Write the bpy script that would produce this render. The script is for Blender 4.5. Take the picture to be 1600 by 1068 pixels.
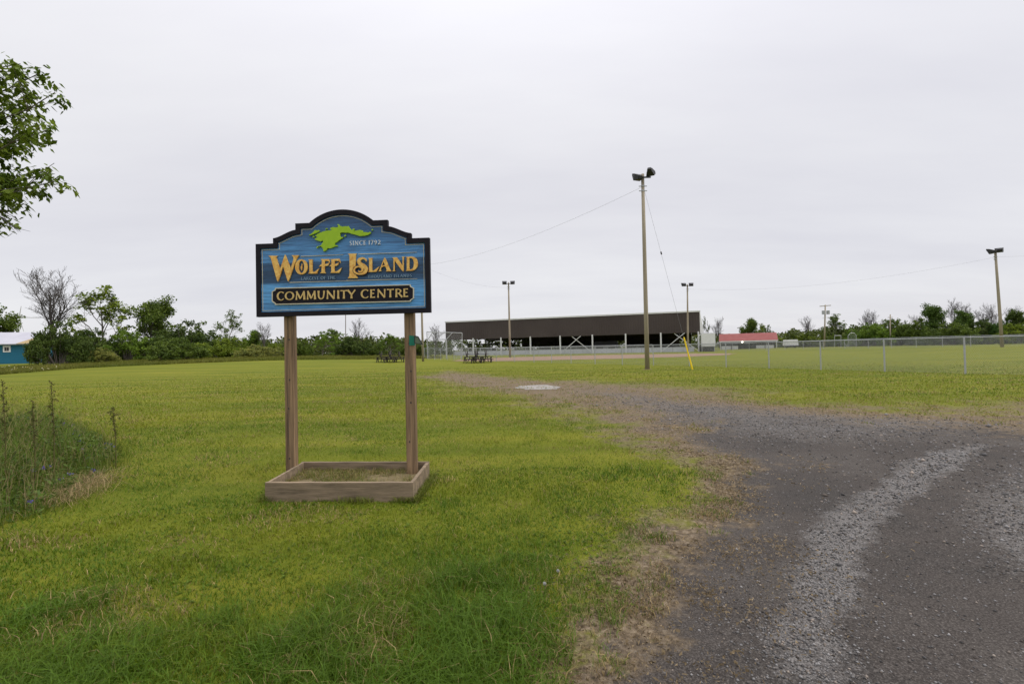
import bpy, bmesh, math, random
import numpy as np
from mathutils import Vector, Matrix

for o in list(bpy.data.objects):
    bpy.data.objects.remove(o)
S = bpy.context.scene
COL = S.collection
R = math.radians

# ------------------------------------------------------------------ camera
F, CX, CY = 700.0, 800.0, 534.0          # focal length and centre in pixels of a 1600 wide picture
CAMH = 1.70
PITCH = math.atan(11.5 / F)
ROLL = math.atan(0.021)
fw = Vector((0, math.cos(PITCH), math.sin(PITCH)))
up0 = Vector((0, -math.sin(PITCH), math.cos(PITCH)))
rt0 = Vector((1, 0, 0))
rt = rt0 * math.cos(ROLL) - up0 * math.sin(ROLL)
upv = up0 * math.cos(ROLL) + rt0 * math.sin(ROLL)
cam_d = bpy.data.cameras.new('camera'); cam = bpy.data.objects.new('camera', cam_d); COL.objects.link(cam)
cam_d.sensor_width = 36.0; cam_d.lens = 36.0 * F / 1600.0
cam_d.clip_start = 0.05; cam_d.clip_end = 6000
cam.matrix_world = Matrix(((rt.x, upv.x, -fw.x, 0), (rt.y, upv.y, -fw.y, 0), (rt.z, upv.z, -fw.z, CAMH), (0, 0, 0, 1)))
S.camera = cam
S.render.resolution_x = 1024; S.render.resolution_y = 683
S.render.engine = 'CYCLES'

# ------------------------------------------------------------------ sky and sun (thin overcast)
SUN_EL, SUN_AZ = R(52), R(100)            # azimuth from +Y towards +X
W = bpy.data.worlds.new('World'); S.world = W; W.use_nodes = True
nt = W.node_tree; nt.nodes.clear()
N = nt.nodes.new; L = nt.links.new
def wm(op, a, b=None, c=None):
    n = N('ShaderNodeMath'); n.operation = op
    for i, v in enumerate((a, b, c)):
        if v is None: continue
        if isinstance(v, (int, float)): n.inputs[i].default_value = v
        else: L(v, n.inputs[i])
    return n.outputs[0]
wout = N('ShaderNodeOutputWorld'); bg = N('ShaderNodeBackground'); bg.inputs[1].default_value = 0.1
sky = N('ShaderNodeTexSky'); sky.sky_type = 'NISHITA'; sky.sun_disc = False
sky.sun_elevation = SUN_EL; sky.sun_rotation = SUN_AZ
tc = N('ShaderNodeTexCoord'); sp = N('ShaderNodeSeparateXYZ'); L(tc.outputs['Generated'], sp.inputs[0])
s_ = wm('MAXIMUM', sp.outputs[2], 0.0)
lum = wm('ADD', wm('MULTIPLY', wm('POWER', s_, 4.0), 14.5), 6.5)
den = wm('ADD', s_, 0.16)
cv = N('ShaderNodeCombineXYZ'); L(wm('DIVIDE', sp.outputs[0], den), cv.inputs[0]); L(wm('DIVIDE', sp.outputs[1], den), cv.inputs[1])
mpg = N('ShaderNodeMapping'); mpg.inputs['Rotation'].default_value = (0, 0, 0.5); mpg.inputs['Scale'].default_value = (0.35, 1.0, 1)
L(cv.outputs[0], mpg.inputs[0])
cn = N('ShaderNodeTexNoise'); cn.inputs['Scale'].default_value = 0.9; cn.inputs['Detail'].default_value = 6; cn.inputs['Roughness'].default_value = 0.55
L(mpg.outputs[0], cn.inputs[0])
cl = wm('MULTIPLY', lum, wm('MULTIPLY_ADD', cn.outputs[0], 0.38, 0.80))
tint = N('ShaderNodeMix'); tint.data_type = 'RGBA'
tint.inputs[6].default_value = (0.935, 0.925, 1.0, 1); tint.inputs[7].default_value = (0.985, 0.98, 1.0, 1)
L(wm('MULTIPLY_ADD', cn.outputs[0], 2.2, -0.6), tint.inputs[0])
cmul = N('ShaderNodeVectorMath'); cmul.operation = 'SCALE'; L(tint.outputs[2], cmul.inputs[0]); L(cl, cmul.inputs[3])
mix = N('ShaderNodeMix'); mix.data_type = 'RGBA'; mix.inputs[0].default_value = 0.93
L(sky.outputs[0], mix.inputs[6]); L(cmul.outputs[0], mix.inputs[7])
L(mix.outputs[2], bg.inputs[0]); L(bg.outputs[0], wout.inputs[0])
sun_d = bpy.data.lights.new('sun', 'SUN'); sun_d.energy = 1.5; sun_d.angle = R(25); sun_d.color = (1.0, 0.95, 0.87)
sun = bpy.data.objects.new('sun', sun_d); COL.objects.link(sun)
sd = Vector((math.sin(SUN_AZ) * math.cos(SUN_EL), math.cos(SUN_AZ) * math.cos(SUN_EL), math.sin(SUN_EL)))
sun.rotation_euler = sd.to_track_quat('Z', 'Y').to_euler()
S.view_settings.view_transform = 'Standard'; S.view_settings.look = 'None'
S.view_settings.exposure = 0.36; S.view_settings.gamma = 1.0; S.view_settings.use_curve_mapping = False

# ------------------------------------------------------------------ helpers
rng = np.random.default_rng(7)
random.seed(7)
def ss(a, b, x):
    t = np.clip((x - a) / (b - a), 0, 1); return t * t * (3 - 2 * t)
def hash2(ix, iy, seed):
    h = (ix.astype(np.int64) * 374761393 + iy.astype(np.int64) * 668265263 + seed * 1442695041) & 0x7fffffff
    h = ((h ^ (h >> 13)) * 1274126177) & 0x7fffffff
    return ((h ^ (h >> 16)) & 0xffff) / 65535.0
def vnoise(x, y, seed=0):
    x = np.asarray(x, float); y = np.asarray(y, float)
    ix = np.floor(x); iy = np.floor(y); fx = x - ix; fy = y - iy
    fx = fx * fx * (3 - 2 * fx); fy = fy * fy * (3 - 2 * fy)
    a = hash2(ix, iy, seed); b = hash2(ix + 1, iy, seed); c = hash2(ix, iy + 1, seed); d = hash2(ix + 1, iy + 1, seed)
    return (a * (1 - fx) + b * fx) * (1 - fy) + (c * (1 - fx) + d * fx) * fy
def fbm(x, y, seed=0, oct=4):
    t = 0; a = 0.5; n = 0
    for i in range(oct):
        t = t + a * vnoise(x * 2 ** i, y * 2 ** i, seed + i * 17); n += a; a *= 0.5
    return t / n
def g(x, y):
    """height of the land"""
    x = np.asarray(x, float); y = np.asarray(y, float)
    return (0.2 * ss(40, 80, y) + 0.45 * ss(45, 70, x) * ss(40, 65, y)
            + 0.85 * ss(35, 80, y) * ss(-8, -40, x) + 0.03 * (fbm(x * 0.5, y * 0.5, 3, 3) - 0.5) * ss(60, 10, np.hypot(x, y)))
def gz(x, y): return float(g(x, y))
def ray(px, py):
    dx = (px - CX) / F; dy = -(py - CY) / F
    return fw + rt * dx + upv * dy
def at(px, py, D):
    d = ray(px, py); t = D / d.y
    return Vector((d.x * t, D, CAMH + d.z * t))
def G(px, py):
    """point of the land seen at a picture position"""
    d = ray(px, py); t = CAMH / -d.z if d.z < -1e-4 else 400
    for i in range(12):
        z = gz(d.x * t, d.y * t); t = (CAMH - z) / max(-d.z, 1e-3)
    return Vector((d.x * t, d.y * t, gz(d.x * t, d.y * t)))
def onland(px, D, py=548):
    p = at(px, py, D); return Vector((p.x, D, gz(p.x, D)))

def tag(o, label=None, cat=None, group=None, kind=None):
    if label: o['label'] = label
    if cat: o['category'] = cat
    if group: o['group'] = group
    if kind: o['kind'] = kind
    return o
def empty(name, loc=(0, 0, 0), rz=0, **k):
    o = bpy.data.objects.new(name, None); COL.objects.link(o); o.location = loc; o.rotation_euler = (0, 0, rz)
    o.empty_display_size = 0.2
    return tag(o, **k)
def link(name, me, m=None, parent=None, **k):
    o = bpy.data.objects.new(name, me); COL.objects.link(o)
    if m is not None and not me.materials: me.materials.append(m)
    if parent is not None: o.parent = parent
    return tag(o, **k)
def np_mesh(name, V, Fc, col=None, smooth=False):
    V = np.asarray(V, np.float32); Fc = np.asarray(Fc, np.int32); k = Fc.shape[1]
    me = bpy.data.meshes.new(name)
    me.vertices.add(len(V)); me.vertices.foreach_set('co', V.ravel())
    me.loops.add(Fc.size); me.loops.foreach_set('vertex_index', Fc.ravel())
    me.polygons.add(len(Fc)); me.polygons.foreach_set('loop_start', np.arange(0, Fc.size, k, dtype=np.int32))
    if smooth: me.polygons.foreach_set('use_smooth', np.ones(len(Fc), bool))
    me.update(calc_edges=True)
    if col is not None:
        a = me.attributes.new('col', 'FLOAT_COLOR', 'POINT')
        c = np.ones((len(V), 4), np.float32); c[:, :3] = col; a.data.foreach_set('color', c.ravel())
    return me
class MB:
    def __init__(s): s.v = []; s.f = []
    def add(s, vs, fs):
        o = len(s.v); s.v += [tuple(v) for v in vs]; s.f += [tuple(i + o for i in f) for f in fs]; return s
    def hexa(s, c8):
        return s.add(c8, [(0, 3, 2, 1), (4, 5, 6, 7), (0, 1, 5, 4), (1, 2, 6, 5), (2, 3, 7, 6), (3, 0, 4, 7)])
    def box(s, x0, x1, y0, y1, z0, z1):
        return s.hexa([(x0, y0, z0), (x1, y0, z0), (x1, y1, z0), (x0, y1, z0), (x0, y0, z1), (x1, y0, z1), (x1, y1, z1), (x0, y1, z1)])
    def bar(s, a, b, w, h, up=(0, 0, 1)):
        a = Vector(a); b = Vector(b); d = (b - a).normalized(); u = Vector(up)
        sx = d.cross(u)
        if sx.length < 1e-4: sx = d.cross(Vector((1, 0, 0)))
        sx.normalize(); u = sx.cross(d).normalized()
        c = []
        for p in (a, b):
            for i, j in ((-1, -1), (1, -1), (1, 1), (-1, 1)): c.append(p + sx * (i * w / 2) + u * (j * h / 2))
        return s.hexa(c)
    def tube(s, pts, rad, n=8, cap=True):
        pts = [Vector(p) for p in pts]
        if isinstance(rad, (int, float)): rad = [rad] * len(pts)
        o = len(s.v); ref = Vector((0, 0, 1)); prev = None
        for i, p in enumerate(pts):
            d = (pts[min(i + 1, len(pts) - 1)] - pts[max(i - 1, 0)]).normalized()
            if prev is None:
                a = d.cross(ref)
                if a.length < 0.05: a = d.cross(Vector((1, 0, 0)))
            else: a = prev - d * prev.dot(d)
            a.normalize(); prev = a; b = d.cross(a)
            for k in range(n):
                t = 2 * math.pi * k / n; s.v.append(tuple(p + (a * math.cos(t) + b * math.sin(t)) * rad[i]))
        for i in range(len(pts) - 1):
            for k in range(n):
                k2 = (k + 1) % n; s.f.append((o + i * n + k, o + i * n + k2, o + (i + 1) * n + k2, o + (i + 1) * n + k))
        if cap:
            s.f.append(tuple(o + k for k in range(n))[::-1]); s.f.append(tuple(o + (len(pts) - 1) * n + k for k in range(n)))
        return s
    def prism(s, pts, y0, y1):
        """outline in the local x-z plane, from y0 (front) to y1 (back)"""
        n = len(pts); vs = [(p[0], y0, p[1]) for p in pts] + [(p[0], y1, p[1]) for p in pts]
        ar = sum(pts[i][0] * pts[(i + 1) % n][1] - pts[(i + 1) % n][0] * pts[i][1] for i in range(n))
        fr = tuple(range(n)); fs = [fr if ar > 0 else fr[::-1], tuple(range(2 * n - 1, n - 1, -1)) if ar > 0 else tuple(range(n, 2 * n))]
        for i in range(n):
            j = (i + 1) % n; q = (i, i + n, j + n, j); fs.append(q if ar > 0 else q[::-1])
        return s.add(vs, fs)
    def mesh(s, name='m', smooth=False):
        me = bpy.data.meshes.new(name); me.from_pydata(s.v, [], s.f); me.update()
        if smooth: me.polygons.foreach_set('use_smooth', [True] * len(me.polygons))
        return me
    def build(s, name, m, parent=None, smooth=False, bevel=0, **k):
        o = link(name, s.mesh(name, smooth), m, parent, **k)
        if bevel:
            b = o.modifiers.new('b', 'BEVEL'); b.width = bevel; b.segments = 2; b.limit_method = 'ANGLE'
        return o

# ------------------------------------------------------------------ materials
def newmat(name):
    m = bpy.data.materials.new(name); m.use_nodes = True
    return m, m.node_tree, m.node_tree.nodes['Principled BSDF']
def M(name, c1, c2=None, scale=4.0, rough=0.8, stretch=(1, 1, 1), bump=0.0, metal=0.0, spec=0.3, detail=6, contrast=1.0, objcol=False):
    m, t, b = newmat(name)
    b.inputs['Roughness'].default_value = rough; b.inputs['Metallic'].default_value = metal
    b.inputs['Specular IOR Level'].default_value = spec
    if c2 is None: c2 = tuple(c * 0.8 for c in c1)
    co = t.nodes.new('ShaderNodeTexCoord'); mp = t.nodes.new('ShaderNodeMapping'); mp.inputs['Scale'].default_value = stretch
    t.links.new(co.outputs['Object'], mp.inputs[0])
    no = t.nodes.new('ShaderNodeTexNoise'); no.inputs['Scale'].default_value = scale; no.inputs['Detail'].default_value = detail
    no.inputs['Roughness'].default_value = 0.65
    t.links.new(mp.outputs[0], no.inputs[0])
    cr = t.nodes.new('ShaderNodeValToRGB'); w = 0.25 / contrast
    cr.color_ramp.elements[0].position = 0.5 - w; cr.color_ramp.elements[1].position = 0.5 + w
    cr.color_ramp.elements[0].color = (*c1, 1); cr.color_ramp.elements[1].color = (*c2, 1)
    t.links.new(no.outputs[0], cr.inputs[0]); out = cr.outputs[0]
    if objcol:
        oi = t.nodes.new('ShaderNodeObjectInfo'); mu = t.nodes.new('ShaderNodeMix'); mu.data_type = 'RGBA'; mu.blend_type = 'MULTIPLY'; mu.inputs[0].default_value = 1
        t.links.new(out, mu.inputs[6]); t.links.new(oi.outputs['Color'], mu.inputs[7]); out = mu.outputs[2]
    t.links.new(out, b.inputs['Base Color'])
    if bump:
        bp = t.nodes.new('ShaderNodeBump'); bp.inputs['Strength'].default_value = bump; bp.inputs['Distance'].default_value = 0.02
        t.links.new(no.outputs[0], bp.inputs['Height']); t.links.new(bp.outputs[0], b.inputs['Normal'])
    return m
def leafmat(name, trans=0.35, objcol=True, attr=True, rough=0.6):
    """leaf or blade: own colour per leaf (attribute), a little light through it"""
    m, t, b = newmat(name); b.inputs['Roughness'].default_value = rough; b.inputs['Specular IOR Level'].default_value = 0.25
    out = None
    if attr:
        a = t.nodes.new('ShaderNodeAttribute'); a.attribute_name = 'col'; out = a.outputs['Color']
    if objcol:
        oi = t.nodes.new('ShaderNodeObjectInfo')
        mu = t.nodes.new('ShaderNodeMix'); mu.data_type = 'RGBA'; mu.blend_type = 'MULTIPLY'; mu.inputs[0].default_value = 1
        t.links.new(out, mu.inputs[6]); t.links.new(oi.outputs['Color'], mu.inputs[7]); out = mu.outputs[2]
    t.links.new(out, b.inputs['Base Color'])
    tr = t.nodes.new('ShaderNodeBsdfTranslucent'); t.links.new(out, tr.inputs[0])
    mx = t.nodes.new('ShaderNodeMixShader'); mx.inputs[0].default_value = trans
    o = t.nodes['Material Output']
    t.links.new(b.outputs[0], mx.inputs[1]); t.links.new(tr.outputs[0], mx.inputs[2]); t.links.new(mx.outputs[0], o.inputs[0])
    return m
m_leaf = leafmat('leaf'); m_blade = leafmat('grass_blade', 0.3, objcol=False)
m_bark = M('bark', (0.10, 0.085, 0.07), (0.17, 0.15, 0.13), 8, 0.9, (1, 1, 0.2))
m_twig = M('twig', (0.055, 0.048, 0.046), (0.10, 0.088, 0.085), 3, 0.9)
m_post = M('post_wood', (0.105, 0.068, 0.040), (0.31, 0.205, 0.118), 6, 0.8, (3.4, 3.4, 0.16), 0.8, contrast=1.7)
m_plank = M('planter_wood', (0.115, 0.088, 0.058), (0.30, 0.225, 0.15), 5, 0.85, (0.35, 3, 3), 0.5, contrast=1.2)
m_pole = M('pole_wood', (0.23, 0.195, 0.145), (0.38, 0.33, 0.25), 5, 0.9, (3, 3, 0.12), 0.4)
m_black = M('frame_black', (0.008, 0.007, 0.011), (0.014, 0.012, 0.018), 10, 0.6, spec=0.15)
m_cream = M('cream_paint', (0.50, 0.46, 0.34), (0.62, 0.58, 0.46), 20, 0.5)
m_gold = M('gold_leaf', (0.58, 0.27, 0.05), (0.85, 0.58, 0.17), 26, 0.38, detail=3, metal=0.15, contrast=1.3)
m_gold2 = M('gold_paint', (0.50, 0.34, 0.12), (0.66, 0.48, 0.20), 30, 0.4, metal=0.1)
m_pale = M('pale_lettering', (0.55, 0.60, 0.66), (0.66, 0.70, 0.74), 20, 0.5)
m_faint = M('faint_lettering', (0.16, 0.26, 0.38), (0.24, 0.36, 0.48), 20, 0.5)
m_lime = M('lime_paint', (0.26, 0.44, 0.012), (0.33, 0.52, 0.02), 14, 0.5)
m_darkred = M('maroon_outline', (0.05, 0.012, 0.02), None, 10, 0.5)
m_galv = M('galvanised', (0.33, 0.34, 0.36), (0.45, 0.46, 0.48), 9, 0.5, metal=0.35)
m_white = M('white_paint', (0.62, 0.62, 0.63), (0.74, 0.74, 0.75), 3, 0.6)
m_boards = M('rink_board', (0.50, 0.51, 0.55), (0.62, 0.63, 0.66), 0.6, 0.6)
m_lamp = M('lamp_housing', (0.02, 0.02, 0.022), (0.035, 0.035, 0.04), 6, 0.5)
m_yellow = M('yellow_plastic', (0.75, 0.52, 0.01), (0.82, 0.6, 0.02), 4, 0.5)
m_wire = M('wire', (0.20, 0.20, 0.21), None, 4, 0.6)
m_red = M('red_metal_roof', (0.20, 0.048, 0.042), (0.26, 0.078, 0.07), 0.8, 0.6)
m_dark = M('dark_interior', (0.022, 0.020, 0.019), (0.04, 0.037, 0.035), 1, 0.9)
m_tablewood = M('weathered_wood', (0.035, 0.03, 0.027), (0.075, 0.066, 0.06), 6, 0.9, (1, 6, 6))
m_teal = M('teal_siding', (0.012, 0.115, 0.20), (0.02, 0.145, 0.24), 2, 0.7, (0.2, 0.2, 6))
m_roofw = M('pale_roof', (0.36, 0.355, 0.41), (0.44, 0.435, 0.48), 0.6, 0.5)
m_tan = M('tan_shingle', (0.34, 0.25, 0.13), (0.42, 0.32, 0.18), 3, 0.9)
m_glass = M('dark_pane', (0.02, 0.02, 0.025), None, 2, 0.15, spec=0.5)
m_green = M('green_plastic', (0.005, 0.13, 0.085), (0.01, 0.17, 0.11), 8, 0.4)
m_soil = M('dry_soil', (0.09, 0.07, 0.035), (0.20, 0.155, 0.075), 14, 0.95, bump=0.8)
m_sand = M('pale_sand', (0.17, 0.155, 0.14), (0.36, 0.34, 0.32), 2.5, 0.95, bump=0.5)
m_infield = M('infield_dirt', (0.20, 0.125, 0.085), (0.27, 0.18, 0.125), 0.5, 0.95)
m_turbine = M('turbine_white', (0.50, 0.50, 0.52), None, 1, 0.5)
m_stone = leafmat('stone', 0.0, objcol=False, rough=0.9)
def lampmat():
    m, t, b = newmat('lit_lamp'); b.inputs['Emission Color'].default_value = (1, 0.9, 0.75, 1); b.inputs['Emission Strength'].default_value = 6
    return m
m_lit = lampmat()
def claddingmat():
    m, t, b = newmat('brown_cladding'); b.inputs['Roughness'].default_value = 0.55
    n = t.nodes.new('ShaderNodeTexNoise'); n.inputs['Scale'].default_value = 0.12; n.inputs['Detail'].default_value = 4
    co = t.nodes.new('ShaderNodeTexCoord'); t.links.new(co.outputs['Object'], n.inputs[0])
    cr = t.nodes.new('ShaderNodeValToRGB'); cr.color_ramp.elements[0].color = (0.042, 0.028, 0.025, 1); cr.color_ramp.elements[1].color = (0.058, 0.042, 0.038, 1)
    cr.color_ramp.elements[0].position = 0.35; cr.color_ramp.elements[1].position = 0.65
    t.links.new(n.outputs[0], cr.inputs[0]); t.links.new(cr.outputs[0], b.inputs['Base Color'])
    return m
m_clad = claddingmat()
def linkmat():
    """woven chain link wire, the holes clear"""
    m, t, b = newmat('chain_link'); b.inputs['Base Color'].default_value = (0.36, 0.37, 0.39, 1); b.inputs['Roughness'].default_value = 0.5; b.inputs['Metallic'].default_value = 0.3
    co = t.nodes.new('ShaderNodeTexCoord'); sx = t.nodes.new('ShaderNodeSeparateXYZ'); t.links.new(co.outputs['UV'], sx.inputs[0])
    def mm(op, a, b_=None):
        n = t.nodes.new('ShaderNodeMath'); n.operation = op
        for i, v in enumerate((a, b_)):
            if v is None: continue
            if isinstance(v, (int, float)): n.inputs[i].default_value = v
            else: t.links.new(v, n.inputs[i])
        return n.outputs[0]
    f = []
    for op in ('ADD', 'SUBTRACT'):
        q = mm('FRACT', mm('MULTIPLY', mm(op, sx.outputs[0], sx.outputs[1]), 13.0))
        f.append(mm('LESS_THAN', mm('ABSOLUTE', mm('SUBTRACT', q, 0.5)), 0.045))
    a = mm('MAXIMUM', f[0], f[1])
    tr = t.nodes.new('ShaderNodeBsdfTransparent'); mx = t.nodes.new('ShaderNodeMixShader')
    t.links.new(a, mx.inputs[0]); t.links.new(tr.outputs[0], mx.inputs[1]); t.links.new(b.outputs[0], mx.inputs[2])
    t.links.new(mx.outputs[0], t.nodes['Material Output'].inputs[0])
    return m
m_link = linkmat()

# ------------------------------------------------------------------ land: lawn and gravel driveway
def gpoly(pts): return np.array([[*G(*p)[:2]] for p in pts])
def sdf(P, poly):
    """signed distance to a polygon, negative inside"""
    d = np.full(len(P), 1e9); ins = np.zeros(len(P), bool); n = len(poly)
    for i in range(n):
        a = poly[i]; b = poly[(i + 1) % n]; e = b - a; w = P - a
        t = np.clip((w @ e) / (e @ e + 1e-12), 0, 1); q = w - t[:, None] * e
        d = np.minimum(d, np.hypot(q[:, 0], q[:, 1]))
        c = ((a[1] <= P[:, 1]) != (b[1] <= P[:, 1])) & (P[:, 0] < a[0] + (P[:, 1] - a[1]) / (b[1] - a[1] + 1e-12) * (b[0] - a[0]))
        ins ^= c
    return np.where(ins, -d, d)
edge = [(885, 1066), (930, 985), (1000, 905), (1035, 850), (1075, 800), (1095, 752), (1085, 712), (1035, 673), (960, 638), (905, 617), (850, 604),
        (875, 600), (960, 604), (1060, 615), (1200, 634), (1400, 648), (1600, 655)]
drive = np.vstack([gpoly(edge), [[24, 9.5], [24, -6], [0.2, -6], [0.25, 1.2]]])
strip1 = gpoly([(1165, 1066), (1205, 960), (1232, 895), (1262, 845), (1300, 800), (1345, 770), (1400, 738), (1455, 708), (1530, 690), (1545, 696), (1460, 745), (1385, 795), (1362, 835), (1350, 890), (1330, 950), (1330, 1066)])
strip2 = np.vstack([gpoly([(1500, 800), (1555, 735), (1640, 705)]), [[9.5, 7.0]], gpoly([(1700, 880), (1590, 900), (1535, 850)])])
strip3 = gpoly([(900, 608), (1000, 616), (1200, 638), (1400, 650), (1600, 656), (1600, 668), (1450, 684), (1250, 694), (1140, 684), (1000, 642)])
track = gpoly([(640, 590), (700, 578), (800, 588), (900, 596), (1060, 612), (1200, 630), (1600, 648), (1600, 700), (1140, 760), (1060, 690), (960, 665), (850, 640), (740, 612)])
def masks(x, y):
    P = np.stack([x, y], 1); r = np.hypot(x, y)
    w1 = (fbm(x * 1.1, y * 1.1, 11, 4) - 0.5); w2 = fbm(x * 5, y * 5, 23, 3) - 0.5
    w0 = fbm(x * 0.35, y * 0.35, 71, 3) - 0.5
    d = sdf(P, drive) + (w1 * 1.3 + w2 * 0.5) * np.clip(r / 6, 0.6, 2.2) + w0 * np.clip(r / 5, 0.5, 4)
    sc = np.interp(r, [2, 3.5, 6, 10, 18, 40], [0.7, 1.05, 1.7, 3.6, 8.0, 12])
    gravel = ss(0.30, -0.60, d / sc) * (1 - 0.42 * ss(7, 15, r) * ss(-9, -2, d))
    dirt = ss(0.80, -0.35, d / sc)
    dt = sdf(P, track) + w1 * 2.5 + w2 * 1.2
    dirt = np.maximum(dirt, 0.84 * ss(1.8, -2.6, dt))
    def stripm(poly, soft):
        return ss(soft, -soft, sdf(P, poly) + w1 * 0.35 + w2 * 0.2)
    pale = np.maximum(np.maximum(1.0 * stripm(strip1, 0.2) * (0.55 + 0.45 * ss(2.3, 3.6, y)) * (0.55 + 0.45 * ss(9.5, 6.5, y)), 0.62 * stripm(strip2, 0.5)), 0.50 * stripm(strip3, 1.6)) * np.clip(0.7 + 1.0 * (fbm(x * 2.3, y * 2.3, 55, 3) - 0.2), 0, 1)
    return gravel, dirt, np.where(d < 0.1, pale, 0), d
ST = 0.0105
angs = np.concatenate([np.arange(-1.12, 1.12, ST), np.linspace(1.12, 2 * math.pi - 1.12, 60, endpoint=False)])
rads = [0.5]
while rads[-1] < 2500: rads.append(rads[-1] * (1 + ST if rads[-1] < 150 else 1.08))
rads = np.array(rads); na, nr = len(angs), len(rads)
A, RR = np.meshgrid(angs, rads)
gx = (RR * np.sin(A)).ravel(); gy = (RR * np.cos(A)).ravel()
gm, dm, pm, dd = masks(gx, gy)
mf = ss(14, 5, np.hypot(gx, gy))
zz = g(gx, gy) + mf * (0.02 * (fbm(gx * 4, gy * 4, 41, 3) - 0.5) * (1 - gm) - 0.02 * gm)
V = np.stack([gx, gy, zz], 1)
ii, jj = np.meshgrid(np.arange(nr - 1), np.arange(na), indexing='ij'); j2 = (jj + 1) % na
Fq = np.stack([ii * na + jj, ii * na + j2, (ii + 1) * na + j2, (ii + 1) * na + jj], -1).reshape(-1, 4)[:, ::-1]
isdr = dd[Fq].mean(1) < 0
def groundmat():
    m, t, b = newmat('lawn_and_gravel'); b.inputs['Roughness'].default_value = 0.95; b.inputs['Specular IOR Level'].default_value = 0.12
    nd = t.nodes.new; lk = t.links.new
    ge = nd('ShaderNodeNewGeometry')
    at_ = nd('ShaderNodeAttribute'); at_.attribute_name = 'mask'; sx = nd('ShaderNodeSeparateColor'); lk(at_.outputs['Color'], sx.inputs[0])
    def noise(scale, detail=5, rough=0.6, stretch=(1, 1, 1)):
        mp = nd('ShaderNodeMapping'); mp.inputs['Scale'].default_value = stretch; lk(ge.outputs['Position'], mp.inputs[0])
        n = nd('ShaderNodeTexNoise'); n.inputs['Scale'].default_value = scale; n.inputs['Detail'].default_value = detail; n.inputs['Roughness'].default_value = rough
        lk(mp.outputs[0], n.inputs[0]); return n.outputs[0]
    def ramp(src, *els):
        c = nd('ShaderNodeValToRGB'); e = c.color_ramp.elements
        while len(e) < len(els): e.new(0.5)
        for q, (p, col) in zip(e, els): q.position = p; q.color = (*col, 1)
        lk(src, c.inputs[0]); return c.outputs[0]
    def mixc(f, a, b_):
        x = nd('ShaderNodeMix'); x.data_type = 'RGBA'; lk(f, x.inputs[0]); lk(a, x.inputs[6]); lk(b_, x.inputs[7]); return x.outputs[2]
    def mth(op, a, b_=None, c=None):
        n = nd('ShaderNodeMath'); n.operation = op; n.use_clamp = op == 'MULTIPLY_ADD'
        for i, v in enumerate((a, b_, c)):
            if v is None: continue
            if isinstance(v, (int, float)): n.inputs[i].default_value = v
            else: lk(v, n.inputs[i])
        return n.outputs[0]
    def thr(maskv, n, k):     # mask broken up by a noise
        return mth('MULTIPLY_ADD', mth('ADD', maskv, mth('MULTIPLY', mth('SUBTRACT', n, 0.5), k)), 2.2, -0.6)
    nbig = noise(0.22, 4, 0.55, (0.45, 1.3, 1)); nmid = noise(2.3, 5, 0.65); nfine = noise(22, 4, 0.7); nvf = noise(90, 3, 0.7)
    lawn1 = ramp(nbig, (0.3, (0.085, 0.115, 0.008)), (0.5, (0.13, 0.150, 0.012)), (0.72, (0.18, 0.175, 0.022)))
    lawn2 = ramp(nfine, (0.3, (0.07, 0.085, 0.006)), (0.55, (0.15, 0.16, 0.014)), (0.75, (0.22, 0.195, 0.035)))
    hf = nd('ShaderNodeValue'); hf.outputs[0].default_value = 0.45
    lawn = mixc(hf.outputs[0], lawn1, lawn2)
    lawn3 = ramp(noise(1.0, 5, 0.6, (0.07, 0.55, 1)), (0.38, (0.068, 0.096, 0.006)), (0.5, (0.135, 0.15, 0.012)), (0.62, (0.215, 0.195, 0.022)))
    lawn = mixc(hf.outputs[0], lawn, lawn3)
    tan = ramp(nfine, (0.32, (0.065, 0.050, 0.034)), (0.5, (0.15, 0.112, 0.072)), (0.68, (0.27, 0.215, 0.15)))
    grav = ramp(nvf, (0.34, (0.020, 0.018, 0.017)), (0.5, (0.062, 0.054, 0.049)), (0.66, (0.18, 0.162, 0.148)))
    gbig = ramp(noise(0.7, 6, 0.65), (0.34, (0.036, 0.034, 0.032)), (0.5, (0.062, 0.053, 0.047)), (0.66, (0.10, 0.089, 0.079)))
    grav = mixc(hf.outputs[0], grav, gbig)
    pale = ramp(nvf, (0.32, (0.040, 0.037, 0.035)), (0.5, (0.145, 0.135, 0.128)), (0.7, (0.30, 0.285, 0.275)))
    c = mixc(thr(sx.outputs[1], noise(3.1, 6, 0.75), 1.7), lawn, tan)
    c = mixc(thr(sx.outputs[0], noise(4.3, 6, 0.75), 1.7), c, grav)
    c = mixc(thr(sx.outputs[2], noise(14, 5, 0.75), 1.5), c, pale)
    lk(c, b.inputs['Base Color'])
    bp = nd('ShaderNodeBump'); bp.inputs['Strength'].default_value = 0.7; bp.inputs['Distance'].default_value = 0.02
    lk(mth('ADD', nvf, mth('MULTIPLY', nfine, 1.5)), bp.inputs['Height']); lk(bp.outputs[0], b.inputs['Normal'])
    return m
m_ground = groundmat()
def landpart(name, faces):
    used = np.unique(faces); remap = np.full(len(V), -1); remap[used] = np.arange(len(used))
    me = np_mesh(name, V[used], remap[faces], smooth=True)
    a = me.attributes.new('mask', 'FLOAT_COLOR', 'POINT')
    a.data.foreach_set('color', np.stack([gm, dm, pm, np.ones_like(gm)], 1)[used].astype(np.float32).ravel())
    o = link(name, me, m_ground, kind='structure'); return o
landpart('lawn', Fq[~isdr]); landpart('driveway', Fq[isdr])
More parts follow.
